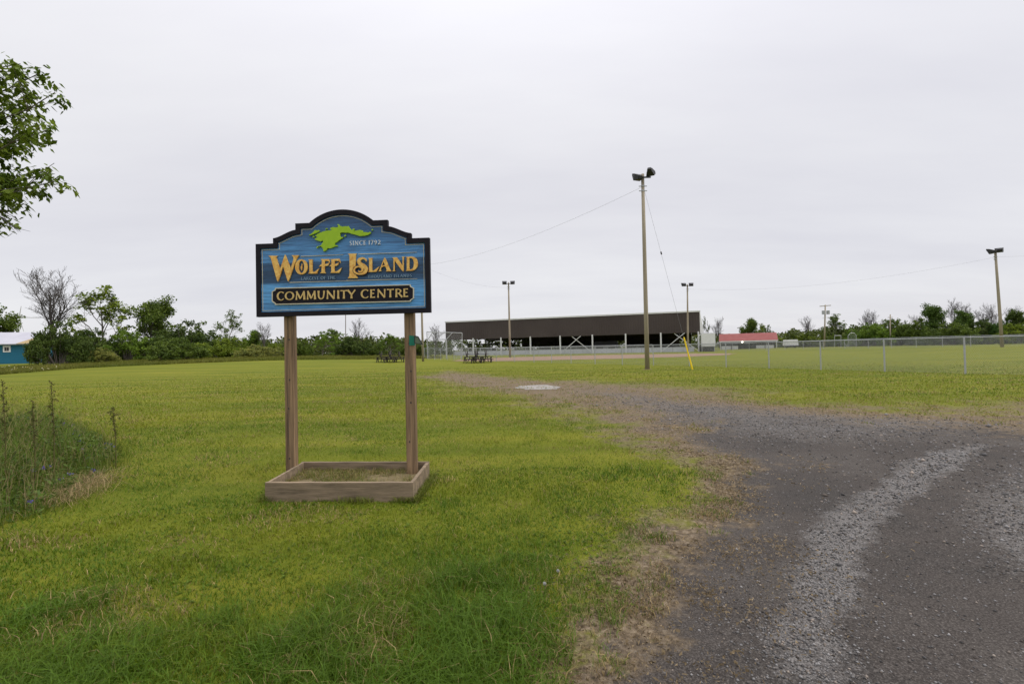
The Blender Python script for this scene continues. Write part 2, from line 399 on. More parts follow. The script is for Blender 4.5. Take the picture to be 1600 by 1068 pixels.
def sheet(name, pts, m, lift, label=None, rag=0.25, step=0.4):
    """an irregular patch of bare ground laid on the land"""
    P = gpoly(pts) if len(pts[0]) == 2 and not isinstance(pts, np.ndarray) else pts
    out = []
    for i in range(len(P)):
        a, b = P[i], P[(i + 1) % len(P)]; n = max(2, int(np.hypot(*(b - a)) / step))
        for k in range(n):
            q = a + (b - a) * k / n; out.append(q + (rng.random(2) - 0.5) * rag)
    c = np.mean(out, 0); vs = [(c[0], c[1], gz(*c) + lift)]
    nring = 6; n = len(out)
    for k in range(1, nring + 1):
        for q in out:
            p = c + (q - c) * k / nring; vs.append((p[0], p[1], gz(*p) + lift))
    fs = [(0, 1 + i, 1 + (i + 1) % n) for i in range(n)]
    for k in range(nring - 1):
        for i in range(n):
            i2 = (i + 1) % n; fs.append((1 + k * n + i, 1 + (k + 1) * n + i, 1 + (k + 1) * n + i2, 1 + k * n + i2))
    mb = MB(); mb.add(vs, fs); return mb.build(name, m, kind='structure')
sheet('sand_patch', [(806, 605), (818, 602.5), (840, 601.5), (862, 602), (876, 605), (868, 608), (845, 609), (826, 608.5), (812, 607)], m_sand, 0.012, rag=0.34, step=0.22)
sheet('infield_dirt', np.array([(-9, 66), (-3, 62), (4, 61), (14, 61), (24, 63), (33, 68), (38, 76), (34, 84), (18, 88), (2, 86), (-7, 80)], float), m_infield, 0.02, rag=0.8, step=1.5)

# ------------------------------------------------------------------ grass
def blades(P, h, w, col, az, lean, simple):
    n = len(P); d = np.stack([np.cos(az), np.sin(az), np.zeros(n)], 1); la = rng.random(n) * 6.283
    ld = np.stack([np.cos(la), np.sin(la), np.zeros(n)], 1) * (lean * h)[:, None]
    upz = np.zeros((n, 3)); upz[:, 2] = h
    a = P - d * (w / 2)[:, None]; b = P + d * (w / 2)[:, None]; tip = P + upz * (1 - 0.35 * np.minimum(lean, 1.2))[:, None] + ld
    if simple:
        Vv = np.stack([a, b, tip], 1).reshape(-1, 3); Fv = np.arange(3 * n).reshape(-1, 3); k = 3
    else:
        mid = P + upz * 0.55 + ld * 0.28
        c = mid - d * (w * 0.38)[:, None]; e = mid + d * (w * 0.38)[:, None]
        Vv = np.stack([a, b, c, e, tip], 1).reshape(-1, 3); o = (np.arange(n) * 5)[:, None]
        Fv = np.concatenate([o + [0, 1, 3], o + [0, 3, 2], o + [2, 3, 4]], 1).reshape(-1, 3); k = 5
    return Vv, Fv, np.repeat(col, k, 0)
def join(parts):
    vs, fs, cs, o = [], [], [], 0
    for v, f, c in parts: vs.append(v); fs.append(f + o); cs.append(c); o += len(v)
    return np.concatenate(vs), np.concatenate(fs), np.concatenate(cs)
def scatter(r0, r1, dens, n_max, a0=-1.0, a1=1.0):
    """points round the viewer, dens(r) per square metre"""
    rr = np.exp(np.linspace(math.log(r0), math.log(r1), 200)); w = dens(rr) * rr; cdf = np.concatenate([[0], np.cumsum((w[1:] + w[:-1]) / 2 * np.diff(rr))])
    n = min(int(cdf[-1] * (a1 - a0)), n_max); u = rng.random(n) * cdf[-1]; r = np.interp(u, cdf, rr); a = a0 + rng.random(n) * (a1 - a0)
    return r * np.sin(a), r * np.cos(a), r
PLX = np.array([(-2.91, 5.24), (-1.16, 5.12), (-1.15, 6.08), (-2.93, 6.22)])    # planter corners
x, y, r = scatter(1.7, 75, lambda q: 7000 * np.minimum(1, (3.6 / q) ** 2) * (1 - 0.75 * ss(25, 75, q)), 700000)
gmk, dmk, pmk, _ = masks(x, y)
inpl = sdf(np.stack([x, y], 1), PLX) < 0.0
clump = fbm(x * 2.2, y * 2.2, 77, 3)
cov = fbm(x * 5.5, y * 5.5, 201, 3) * 0.6 + clump * 0.4
keep = (rng.random(len(x)) < np.clip((1.12 - 1.15 * dmk - 0.5 * gmk) + (cov - 0.5) * 4.0 * np.minimum(dmk * 2, 1) * (dmk < 0.97), 0, 1)) & ~inpl
x, y, r, dmk, gmk, clump = (q[keep] for q in (x, y, r, dmk, gmk, clump)); n = len(x)
tall = ss(3.9, 2.0, y + 1.5 * (fbm(x * 1.3, y * 1.3, 5, 3) - 0.5) * 2 - 0.15 * x) * ss(0.9, -0.1, x + 0.5 * (clump - 0.5))
tuft = ss(0.56, 0.72, fbm(x * 1.7, y * 1.7, 91, 3))
h = (0.028 + 0.03 * rng.random(n)) * (0.75 + 0.7 * clump) + tall * (0.04 + 0.14 * rng.random(n) ** 1.5) * (0.4 + 0.9 * clump) + tuft * 0.025 * rng.random(n)
h *= np.clip(r / 9, 1, 1.5) * (1 - 0.75 * ss(18, 70, r))
wd = np.maximum(0.0042, 0.00115 * r) * (0.7 + 0.6 * rng.random(n)) * np.where(tall > 0.4, 1.15, 1)
u1 = rng.random(n); patch = fbm(x * 0.55, y * 0.9, 63, 4); far = ss(4.5, 16, r)
gcol = np.array([0.078, 0.145, 0.006]); ycol = np.array([0.180, 0.208, 0.010]); scol = np.array([0.34, 0.25, 0.11]); dcol = np.array([0.062, 0.12, 0.006])
t = np.clip(0.16 + far * 0.55 + (patch - 0.5) * 2.7 + (fbm(x * 3, y * 3, 303, 3) - 0.5) * 1.0 + (u1 - 0.5) * 0.7 - tall * 0.2, 0, 1)[:, None]
col = gcol * (1 - t) + ycol * t
clover = ss(0.56, 0.66, fbm(x * 0.8 + 7, y * 1.2, 411, 4)) * ss(22, 8, r); h = h * (1 + 0.35 * clover)
td = np.clip(np.clip(tall * 0.5 + (clump - 0.55), 0, 1) * 0.6 + clover * 0.3, 0, 1)[:, None]; col = col * (1 - td) + dcol * td
brown = ss(0.56, 0.68, fbm(x * 1.1 - 3, y * 1.7, 517, 4))
straw = rng.random(n) < (0.05 * (1 - 0.75 * tall) + 0.34 * brown * (1 - tall) + 0.40 * dmk + 0.08 * far)
col[straw] = scol * (0.6 + 0.6 * rng.random((straw.sum(), 1)))
col *= (0.75 + 0.5 * rng.random((n, 1)))
P = np.stack([x, y, g(x, y) - 0.012], 1); az = rng.random(n) * 3.1416; lean = 0.25 + 0.9 * rng.random(n) + tall * 0.3
nr_ = r < 6.5
v, f, c = join([blades(P[nr_], h[nr_], wd[nr_], col[nr_], az[nr_], lean[nr_], False), blades(P[~nr_], h[~nr_], wd[~nr_], col[~nr_], az[~nr_], lean[~nr_], True)])
tag(link('grass', np_mesh('grass', v, f, c), m_blade), 'short mown yellow-green lawn grass, taller in the foreground', 'grass', kind='stuff')

# broad leaved weeds in the foreground lawn
x, y, r = scatter(2.0, 6.5, lambda q: 110 * np.minimum(1, (3 / q) ** 2), 9000, -0.7, 0.25)
gmk, dmk, pmk, _ = masks(x, y); kp = (fbm(x * 1.6, y * 1.6, 611, 3) > 0.55) & (dmk < 0.9) & (sdf(np.stack([x, y], 1), PLX) > 0.1)
x, y = x[kp], y[kp]; Cw = np.stack([x, y, g(x, y) + 0.03], 1)
def rosettes(C, per, seed):
    rg = np.random.default_rng(seed); n = len(C) * per; Cc = np.repeat(C, per, 0); a = rg.random(n) * 6.283; el = 0.3 + 0.7 * rg.random(n)
    d = np.stack([np.cos(a) * np.cos(el), np.sin(a) * np.cos(el), np.sin(el)], 1); sd2 = np.stack([-np.sin(a), np.cos(a), np.zeros(n)], 1); ln = (0.014 + 0.026 * rg.random(n))[:, None]
    b = Cc - [0, 0, 0.03]; m2 = b + d * ln * 0.55; tp2 = b + d * ln * [1, 1, 0.75]
    vv = np.stack([b, m2 + sd2 * ln * 0.2, tp2, m2 - sd2 * ln * 0.2], 1).reshape(-1, 3)
    cc_ = np.array([0.10, 0.15, 0.012]) * (0.6 + 0.8 * rg.random((n, 1))); return vv, np.arange(4 * n).reshape(-1, 4), np.repeat(cc_, 4, 0)
tag(link('broadleaf_weeds', np_mesh('bw', *rosettes(Cw, 8, 3)), m_blade), 'low broad-leaved weeds scattered through the foreground lawn', 'weeds', kind='stuff')
# dry grass litter lying along the ragged edge of the gravel
x, y, r = scatter(1.8, 16, lambda q: 9000 * np.minimum(1, (3.5 / q) ** 1.7), 420000, -0.3, 1.0)
gmk, dmk, pmk, d_ = masks(x, y)
cl_ = fbm(x * 1.9, y * 1.9, 131, 4); band = np.exp(-((d_ + 0.05) / 0.45) ** 2)
keep = rng.random(len(x)) < np.clip(band * 0.62 * ss(0.30, 0.78, cl_) + 0.10 * np.exp(-((d_ + 0.5) / 0.5) ** 2) * ss(0.48, 0.7, cl_), 0, 1)
x, y, r = x[keep], y[keep], r[keep]; n = len(x)
az = rng.random(n) * 6.283; ln = (0.008 + 0.022 * rng.random(n) ** 1.5) * np.clip(r / 4, 1, 2); dv = np.stack([np.cos(az), np.sin(az)], 1); pv = np.stack([-dv[:, 1], dv[:, 0]], 1) * np.maximum(0.0010, 0.00036 * r)[:, None]
z = g(x, y); P = np.stack([x, y], 1); zz0 = z - 0.018 * (r < 14); 
q = [np.concatenate([P + dv * (s1 * ln)[:, None] + pv * s2, (zz0 + 0.012 + 0.022 * rng.random(n))[:, None]], 1) for s1, s2 in ((-0.5, -1), (0.5, -1), (0.5, 1), (-0.5, 1))]
v = np.stack(q, 1).reshape(-1, 3); f = np.arange(4 * n).reshape(-1, 4)
col = np.repeat(np.array([0.29, 0.22, 0.13]) * (0.4 + 0.9 * rng.random((n, 1))), 4, 0)
tag(link('dry_grass_litter', np_mesh('litter', v, f, col), m_blade), 'straw-coloured dead grass strewn along the gravel edge', 'dead grass', kind='stuff')

# loose gravel
x, y, r = scatter(1.9, 19, lambda q: 7500 * np.minimum(1, (3.2 / q) ** 2), 460000, -0.25, 1.05)
gmk, dmk, pmk, d_ = masks(x, y)
keep = (rng.random(len(x)) < np.clip(pmk ** 1.5 * 0.9 + 0.20 * gmk * fbm(x * 1.5, y * 1.5, 9, 3) ** 1.5 + 0.02 * dmk, 0, 1)) & (d_ < 0.25)
x, y, r, pmk = x[keep], y[keep], r[keep], pmk[keep]; n = len(x)
sz = (0.0035 + 0.0075 * rng.random(n) ** 2.2) * np.clip(r / 4.5, 1, 2.2); big = rng.random(n) < 0.006; sz[big] *= 2.1
ob = np.array([(1, 0, 0), (0, 1, 0), (-1, 0, 0), (0, -1, 0), (0.1, 0.1, 0.75), (0, 0, -0.6)]); of = np.array([(0, 1, 4), (1, 2, 4), (2, 3, 4), (3, 0, 4), (1, 0, 5), (2, 1, 5), (3, 2, 5), (0, 3, 5)])
a = rng.random(n) * 6.283; ca, sa = np.cos(a), np.sin(a)
jit = 0.65 + 0.7 * rng.random((n, 6, 3)); q = ob[None] * jit * sz[:, None, None]
v = np.stack([q[..., 0] * ca[:, None] - q[..., 1] * sa[:, None] + x[:, None], q[..., 0] * sa[:, None] + q[..., 1] * ca[:, None] + y[:, None], q[..., 2] + (g(x, y) - 0.02 * ss(14, 5, r) + sz * 0.25)[:, None]], -1).reshape(-1, 3)
f = (of[None] + (np.arange(n) * 6)[:, None, None]).reshape(-1, 3)
base = np.where((rng.random(n) < 0.8)[:, None], np.array([[0.175, 0.168, 0.165]]), np.array([[0.20, 0.17, 0.145]])) * (0.25 + 1.35 * rng.random((n, 1)) ** 1.4)
tag(link('loose_gravel', np_mesh('gravel', v, f, np.repeat(base, 6, 0)), m_stone), 'loose grey crushed stone lying in strips on the driveway', 'gravel', kind='stuff')

# ------------------------------------------------------------------ the sign
A0 = at(401, 495, 700 / 117.5); B0 = at(673, 488, 700 / 120.5)
ex = Vector((B0.x - A0.x, B0.y - A0.y, 0)); BW = ex.length; ex.normalize(); ey = Vector((-ex.y, ex.x, 0))
O0 = Vector(((A0.x + B0.x) / 2, (A0.y + B0.y) / 2, 0))
SROT = math.atan2(ex.y, ex.x)
def brd(px, py, ly=0.0):
    """picture position -> (x, z) on the sign's face"""
    d = ray(px, py); c = Vector((0, 0, CAMH)); t = (ly - (c - O0).dot(ey)) / d.dot(ey); p = c + d * t
    return ((p - O0).dot(ex), p.z)
def Z(pts, ox, oy, sc): return [brd(ox + a / sc, oy + b / sc) for a, b in pts]
ZA = lambda p: Z(p, 475, 340, 11.43)
ZB = lambda p: Z(p, 410, 390, 12.31)
ZC = lambda p: Z(p, 535, 390, 12.31)
ZD = lambda p: Z(p, 415, 435, 6.53)
Z1 = lambda p: Z(p, 390, 310, 5.333)
sign = empty('community_sign', O0, SROT, label='carved blue and black community centre sign on two square wooden posts', cat='sign')
def arc(p0, p1, p2, n=12):
    """points on the circle through three points"""
    ax, ay = p0; bx, by = p1; cx, cy = p2
    d = 2 * (ax * (by - cy) + bx * (cy - ay) + cx * (ay - by))
    ux = ((ax * ax + ay * ay) * (by - cy) + (bx * bx + by * by) * (cy - ay) + (cx * cx + cy * cy) * (ay - by)) / d
    uy = ((ax * ax + ay * ay) * (cx - bx) + (bx * bx + by * by) * (ax - cx) + (cx * cx + cy * cy) * (bx - ax)) / d
    r_ = math.hypot(ax - ux, ay - uy); t0 = math.atan2(ay - uy, ax - ux); t1 = math.atan2(by - uy, bx - ux); t2 = math.atan2(cy - uy, cx - ux)
    def wrap(t, ref, sg):
        while sg * (t - ref) < 0: t += sg * 2 * math.pi
        return t
    sg = 1 if ((bx - ax) * (cy - ay) - (by - ay) * (cx - ax)) > 0 else -1
    t2 = wrap(t2, t0, sg)
    return [(ux + r_ * math.cos(t0 + (t2 - t0) * i / n), uy + r_ * math.sin(t0 + (t2 - t0) * i / n)) for i in range(n + 1)]
# half outline (metres from the board's centre line), averaged from both sides of the photographed board
HB = BW / 2; zb = (A0.z + B0.z) / 2
tl = Z1([(57, 378), (205, 370), (205, 330), (393, 260), (393, 208), (505, 203), (780, 92)]); tr = Z1([(1503, 328), (1357, 332), (1353, 290), (1163, 232), (1160, 178), (1038, 182), (780, 92)])
hx = [(abs(a[0]) + abs(b[0])) / 2 for a, b in zip(tl, tr)]; hz = [(a[1] + b[1]) / 2 for a, b in zip(tl, tr)]
hx[0] = HB; hx[1] = hx[2] = (hx[1] + hx[2]) / 2; hx[3] = hx[4] = (hx[3] + hx[4]) / 2; hz[1] = hz[0]; hz[5] = hz[4]
def half():
    pts = [(HB, zb), (HB, hz[0]), (hx[1], hz[0]), (hx[1], hz[2])]
    n = 10
    for i in range(1, n + 1):          # ogee shoulder
        t = i / n; e = t * t * (3 - 2 * t); pts.append((hx[1] + (hx[3] - hx[1]) * t, hz[2] + (hz[3] - hz[2]) * (0.25 * t + 0.75 * e)))
    pts += [(hx[4], hz[4])]
    pts += arc((hx[5], hz[5]), (0, hz[6]), (-hx[5], hz[5]), 28)
    return pts
h1 = half(); nh = len(h1) - 29
OUT = h1 + [(-p[0], p[1]) for p in h1[:nh][::-1]]
def inset(poly, d):
    n = len(poly); out = []
    ar = sum(poly[i][0] * poly[(i + 1) % n][1] - poly[(i + 1) % n][0] * poly[i][1] for i in range(n)); sg = 1 if ar > 0 else -1
    for i in range(n):
        p0, p1, p2 = (Vector(poly[(i + k - 1) % n]) for k in range(3))
        a = (p1 - p0).normalized(); b = (p2 - p1).normalized(); n1 = Vector((-a.y, a.x)) * sg; n2 = Vector((-b.y, b.x)) * sg
        m_ = n1 + n2; m_ = m_ / max(m_.dot(n1), 0.3); out.append((p1.x + m_.x * d, p1.y + m_.y * d))
    return out
def band(mb, a, b, y0, y1):
    """ring between two outlines of equal length"""
    n = len(a); vs = [(p[0], y0, p[1]) for p in a] + [(p[0], y0, p[1]) for p in b] + [(p[0], y1, p[1]) for p in a] + [(p[0], y1, p[1]) for p in b]; fs = []
    for i in range(n):
        j = (i + 1) % n; fs += [(i, j, n + j, n + i), (2 * n + j, 2 * n + i, 3 * n + i, 3 * n + j), (j, i, 2 * n + i, 2 * n + j), (n + i, n + j, 3 * n + j, 3 * n + i)]
    return mb.add(vs, fs)
def bluemat():
    m, t, b = newmat('blue_sandblasted_panel'); b.inputs['Roughness'].default_value = 0.5
    nd = t.nodes.new; lk = t.links.new
    co = nd('ShaderNodeTexCoord'); sx = nd('ShaderNodeSeparateXYZ'); lk(co.outputs['Object'], sx.inputs[0])
    mp = nd('ShaderNodeMapping'); mp.inputs['Scale'].default_value = (0.7, 1, 16); lk(co.outputs['Object'], mp.inputs[0])
    gr = nd('ShaderNodeTexNoise'); gr.inputs['Scale'].default_value = 3.2; gr.inputs['Detail'].default_value = 5; gr.inputs['Roughness'].default_value = 0.7; lk(mp.outputs[0], gr.inputs[0])
    wob = nd('ShaderNodeMath'); wob.operation = 'MULTIPLY_ADD'; lk(gr.outputs[0], wob.inputs[0]); wob.inputs[1].default_value = 0.10; lk(sx.outputs[2], wob.inputs[2])
    mr = nd('ShaderNodeMapRange'); mr.inputs[1].default_value = zb + 0.05; mr.inputs[2].default_value = hz[6] + 0.05; lk(wob.outputs[0], mr.inputs[0])
    cr = nd('ShaderNodeValToRGB'); e = cr.color_ramp.elements
    stops = [(0.0, (0.055, 0.20, 0.40)), (0.17, (0.085, 0.27, 0.50)), (0.305, (0.08, 0.25, 0.47)), (0.325, (0.016, 0.06, 0.13)), (0.42, (0.012, 0.045, 0.10)), (0.505, (0.02, 0.07, 0.15)), (0.52, (0.07, 0.21, 0.41)), (0.66, (0.06, 0.19, 0.38)), (0.78, (0.03, 0.095, 0.21)), (1.0, (0.022, 0.06, 0.14))]
    while len(e) < len(stops): e.new(0.5)
    for q, (p, c) in zip(e, stops): q.position = p; q.color = (c[0] * 1.15, c[1] * 1.25, c[2] * 1.35, 1)
    lk(mr.outputs[0], cr.inputs[0])
    gm_ = nd('ShaderNodeValToRGB'); gm_.color_ramp.elements[0].position = 0.36; gm_.color_ramp.elements[1].position = 0.58
    gm_.color_ramp.elements[0].color = (0.42, 0.42, 0.46, 1); gm_.color_ramp.elements[1].color = (1.1, 1.1, 1.1, 1); lk(gr.outputs[0], gm_.inputs[0])
    mu = nd('ShaderNodeMix'); mu.data_type = 'RGBA'; mu.blend_type = 'MULTIPLY'; mu.inputs[0].default_value = 1; lk(cr.outputs[0], mu.inputs[6]); lk(gm_.outputs[0], mu.inputs[7])
    lk(mu.outputs[2], b.inputs['Base Color'])
    bp = nd('ShaderNodeBump'); bp.inputs['Strength'].default_value = 0.6; bp.inputs['Distance'].default_value = 0.01; lk(gr.outputs[0], bp.inputs['Height']); lk(bp.outputs[0], b.inputs['Normal'])
    return m
FW = 0.062
in1 = inset(OUT, FW)
mb = MB(); band(mb, OUT, in1, -0.006, 0.052); mb.build('frame', m_black, sign, label='thick black border following the stepped and arched outline')
panel = MB().prism(inset(OUT, FW - 0.004), 0.012, 0.046).build('panel', bluemat(), sign, label='blue sandblasted wood grain panel')
mb = MB(); band(mb, inset(OUT, FW + 0.017), inset(OUT, FW + 0.0225), 0.007, 0.014); mb.build('inline_border', m_cream, panel)
def stroke(pts, n_sub=5):
    """variable width stroke (x, y, width) -> outline, smoothed"""
    p = np.array(pts, float); t = np.arange(len(p)); tt = np.linspace(0, len(p) - 1, (len(p) - 1) * n_sub + 1) if len(p) > 2 else np.array([0., 1.])
    if len(p) > 2:
        q = []
        for u in tt:
            i = min(int(u), len(p) - 2); f_ = u - i; p0, p1, p2, p3 = p[max(i - 1, 0)], p[i], p[i + 1], p[min(i + 2, len(p) - 1)]
            q.append(0.5 * (2 * p1 + (p2 - p0) * f_ + (2 * p0 - 5 * p1 + 4 * p2 - p3) * f_ ** 2 + (3 * p1 - p0 - 3 * p2 + p3) * f_ ** 3))
        p = np.array(q)
    d = np.gradient(p[:, :2], axis=0); d /= np.linalg.norm(d, axis=1)[:, None] + 1e-9; nn = np.stack([-d[:, 1], d[:, 0]], 1) * (p[:, 2] / 2)[:, None]
    return p[:, :2] + nn, p[:, :2] - nn
def strip_prism(mb, a, b, y0, y1):
    n = len(a); vs = [(p[0], y0, p[1]) for p in a] + [(p[0], y0, p[1]) for p in b] + [(p[0], y1, p[1]) for p in a] + [(p[0], y1, p[1]) for p in b]; fs = []
    for i in range(n - 1):
        fs += [(i, i + 1, n + i + 1, n + i), (2 * n + i, 3 * n + i, 3 * n + i + 1, 2 * n + i + 1), (i, 2 * n + i, 2 * n + i + 1, i + 1), (n + i, n + i + 1, 3 * n + i + 1, 3 * n + i)]
    fs += [(0, n, 3 * n, 2 * n), (n - 1, 3 * n - 1, 4 * n - 1, 2 * n - 1)]
    return mb.add(vs, fs)
class Letter:
    """one raised letter, its pieces a hair apart in depth"""
    def __init__(s, front=-0.006, back=0.013): s.mb = MB(); s.k = 0; s.front = front; s.back = back
    def y(s): s.k += 1; return s.front - 0.0004 * s.k
    def poly(s, pts): s.mb.prism(pts, s.y(), s.back); return s
    def strk(s, conv, pts):
        a, b = stroke(pts); strip_prism(s.mb, conv([tuple(q) for q in a]), conv([tuple(q) for q in b]), s.y(), s.back); return s
    def ring(s, conv, c, r1, c2, r2, n=36):
        A_ = [(c[0] + r1[0] * math.cos(6.2832 * i / n), c[1] + r1[1] * math.sin(6.2832 * i / n)) for i in range(n)]
        B_ = [(c2[0] + r2[0] * math.cos(6.2832 * i / n), c2[1] + r2[1] * math.sin(6.2832 * i / n)) for i in range(n)]
        band(s.mb, conv(A_), conv(B_), s.y(), s.back); return s
    def done(s, m, parent, name='letter', **k): return s.mb.build(name, m, parent, **k)
# lime island with islets
isl = [(90, 318), (150, 280), (205, 222), (240, 232), (268, 225), (285, 245), (235, 272), (180, 295), (120, 318)]
main = [(205, 330), (240, 300), (300, 268), (380, 240), (440, 232), (505, 225), (470, 200), (480, 185), (525, 170), (580, 178), (612, 172), (618, 140), (595, 128), (618, 118), (635, 135), (640, 160), (665, 150), (690, 168), (720, 155), (775, 160), (795, 152), (815, 180), (835, 205), (865, 228), (880, 200), (895, 196), (912, 208), (885, 238), (905, 240), (950, 230), (1000, 222), (1050, 232), (1055, 258), (1110, 262), (1160, 268), (1180, 252), (1198, 262), (1190, 285), (1150, 310), (1090, 325), (1000, 332), (930, 308), (850, 290), (800, 270), (740, 272), (690, 265), (655, 275), (650, 300), (655, 335), (675, 352), (710, 345), (690, 372), (630, 405), (590, 440), (560, 455), (548, 490), (600, 495), (605, 510), (560, 515), (530, 530), (480, 550), (425, 545), (408, 580), (370, 602), (345, 598), (355, 575), (335, 540), (310, 515), (270, 515), (240, 545), (220, 535), (255, 512), (305, 500), (330, 460), (350, 440), (345, 410), (300, 425), (250, 412), (200, 392), (198, 378), (240, 360), (245, 345)]
lt = Letter(-0.010)
for p in (isl, main, [(160, 335), (185, 328), (188, 350), (165, 355)], [(385, 205), (418, 190), (422, 200), (392, 215)], [(722, 330), (745, 305), (755, 325), (735, 342)], [(1210, 215), (1228, 205), (1235, 225), (1215, 232)]): lt.poly(ZA(p))
lt.done(m_lime, panel, 'island_emblem', kind='stuff')
for conv, a, b in ((ZB, (735, 125), (1555, 92)), (ZC, (300, 82), (1425, 46)), (ZB, (515, 628), (1600, 598)), (ZC, (70, 592), (1440, 556))):
    (x0, z0), (x1, z1) = conv([a, b]); rl = MB().hexa([(x0, 0.006, z0 - 0.004), (x1, 0.006, z1 - 0.002), (x1, 0.013, z1 - 0.002), (x0, 0.013, z0 - 0.004), (x0, 0.006, z0 + 0.004), (x1, 0.006, z1 + 0.002), (x1, 0.013, z1 + 0.002), (x0, 0.013, z0 + 0.004)]); rl.build('rule_line', m_cream, panel)
LW = lambda: Letter()
LW().poly(ZB([(118, 116), (298, 118), (268, 150), (346, 392), (302, 612), (284, 588), (168, 170), (142, 136)])).poly(ZB([(296, 610), (322, 560), (414, 285), (440, 100), (424, 130), (380, 270), (330, 420)])).poly(ZB([(438, 96), (456, 132), (562, 402), (500, 612), (484, 585), (398, 300), (412, 200)])).poly(ZB([(498, 610), (530, 540), (655, 195), (682, 142), (710, 108), (566, 110), (598, 142), (604, 178), (560, 330), (518, 470)])).done(m_gold, panel)
LW().ring(ZB, (752, 332), (120, 146), (755, 332), (53, 118)).poly(ZB([(765, 262), (772, 300), (768, 345), (756, 400), (742, 365), (740, 330), (756, 300)])).done(m_gold, panel)
LW().poly(ZB([(886, 188), (974, 188), (962, 206), (962, 420), (978, 426), (1012, 424), (1062, 384), (1100, 358), (1066, 415), (1055, 460), (884, 460), (906, 438), (906, 212)])).done(m_gold, panel)
LW().poly(ZB([(1122, 182), (1206, 182), (1200, 425), (1220, 452), (1110, 452), (1140, 428), (1146, 206)])).poly(ZB([(1198, 182), (1285, 178), (1303, 262), (1276, 224), (1198, 212)])).poly(ZB([(1092, 332), (1125, 288), (1200, 284), (1255, 268), (1292, 243), (1272, 300), (1240, 312), (1200, 315), (1130, 318)])).done(m_gold, panel)
LW().poly(ZB([(1306, 182), (1396, 180), (1388, 420), (1396, 446), (1308, 446), (1328, 424), (1331, 206)])).poly(ZB([(1386, 180), (1485, 175), (1505, 256), (1475, 222), (1386, 210)])).poly(ZB([(1288, 322), (1325, 287), (1388, 284), (1440, 264), (1472, 243), (1460, 290), (1430, 310), (1388, 314)])).poly(ZB([(1384, 418), (1440, 414), (1490, 375), (1533, 345), (1505, 400), (1478, 445), (1384, 446)])).done(m_gold, panel)
LW().poly(ZC([(110, 78), (277, 74), (258, 108), (255, 440), (268, 500), (304, 545), (106, 550), (135, 512), (142, 440), (138, 108)])).done(m_gold, panel)
sp_ = [(466, 228, 12), (440, 182, 30), (390, 166, 34), (335, 192, 58), (322, 235, 66), (352, 278, 72), (410, 312, 76), (452, 355, 70), (462, 395, 64), (430, 440, 58), (375, 466, 32), (310, 466, 30), (252, 440, 36), (230, 395, 34), (252, 350, 34), (310, 326, 26), (370, 342, 34), (394, 382, 40), (372, 420, 34), (330, 425, 26), (312, 404, 14)]
sl = Letter(-0.012).strk(ZC, sp_); so = sl.done(m_gold, panel)
Letter(-0.0085).strk(ZC, [(a, b, c + 26) for a, b, c in sp_[8:-1]]).done(m_darkred, so, 'letter_outline')
LW().poly(ZC([(498, 160), (587, 158), (572, 182), (572, 400), (600, 404), (660, 360), (712, 322), (690, 365), (655, 426), (498, 430), (516, 408), (516, 182)])).done(m_gold, panel)
LW().poly(ZC([(812, 148), (832, 172), (925, 395), (942, 416), (838, 418), (858, 398), (788, 214)])).poly(ZC([(814, 150), (798, 215), (738, 385), (752, 412), (688, 418), (716, 394), (788, 202)])).poly(ZC([(742, 322), (790, 300), (842, 298), (848, 322), (795, 322), (750, 346)])).done(m_gold, panel)
LW().poly(ZC([(984, 188), (1008, 200), (1006, 395), (1026, 412), (958, 416), (984, 394)])).poly(ZC([(962, 150), (1050, 148), (1172, 325), (1174, 420), (1152, 408), (1000, 200)])).poly(ZC([(1142, 138), (1202, 134), (1182, 160), (1178, 418), (1158, 396), (1160, 162)])).done(m_gold, panel)
LW().poly(ZC([(1222, 138), (1302, 134), (1290, 155), (1290, 385), (1304, 404), (1222, 409), (1240, 388), (1240, 158)])).strk(ZC, [(1284, 148, 24), (1345, 150, 36), (1398, 195, 66), (1414, 270, 76), (1396, 342, 64), (1345, 388, 34), (1284, 394, 22)]).done(m_gold, panel)
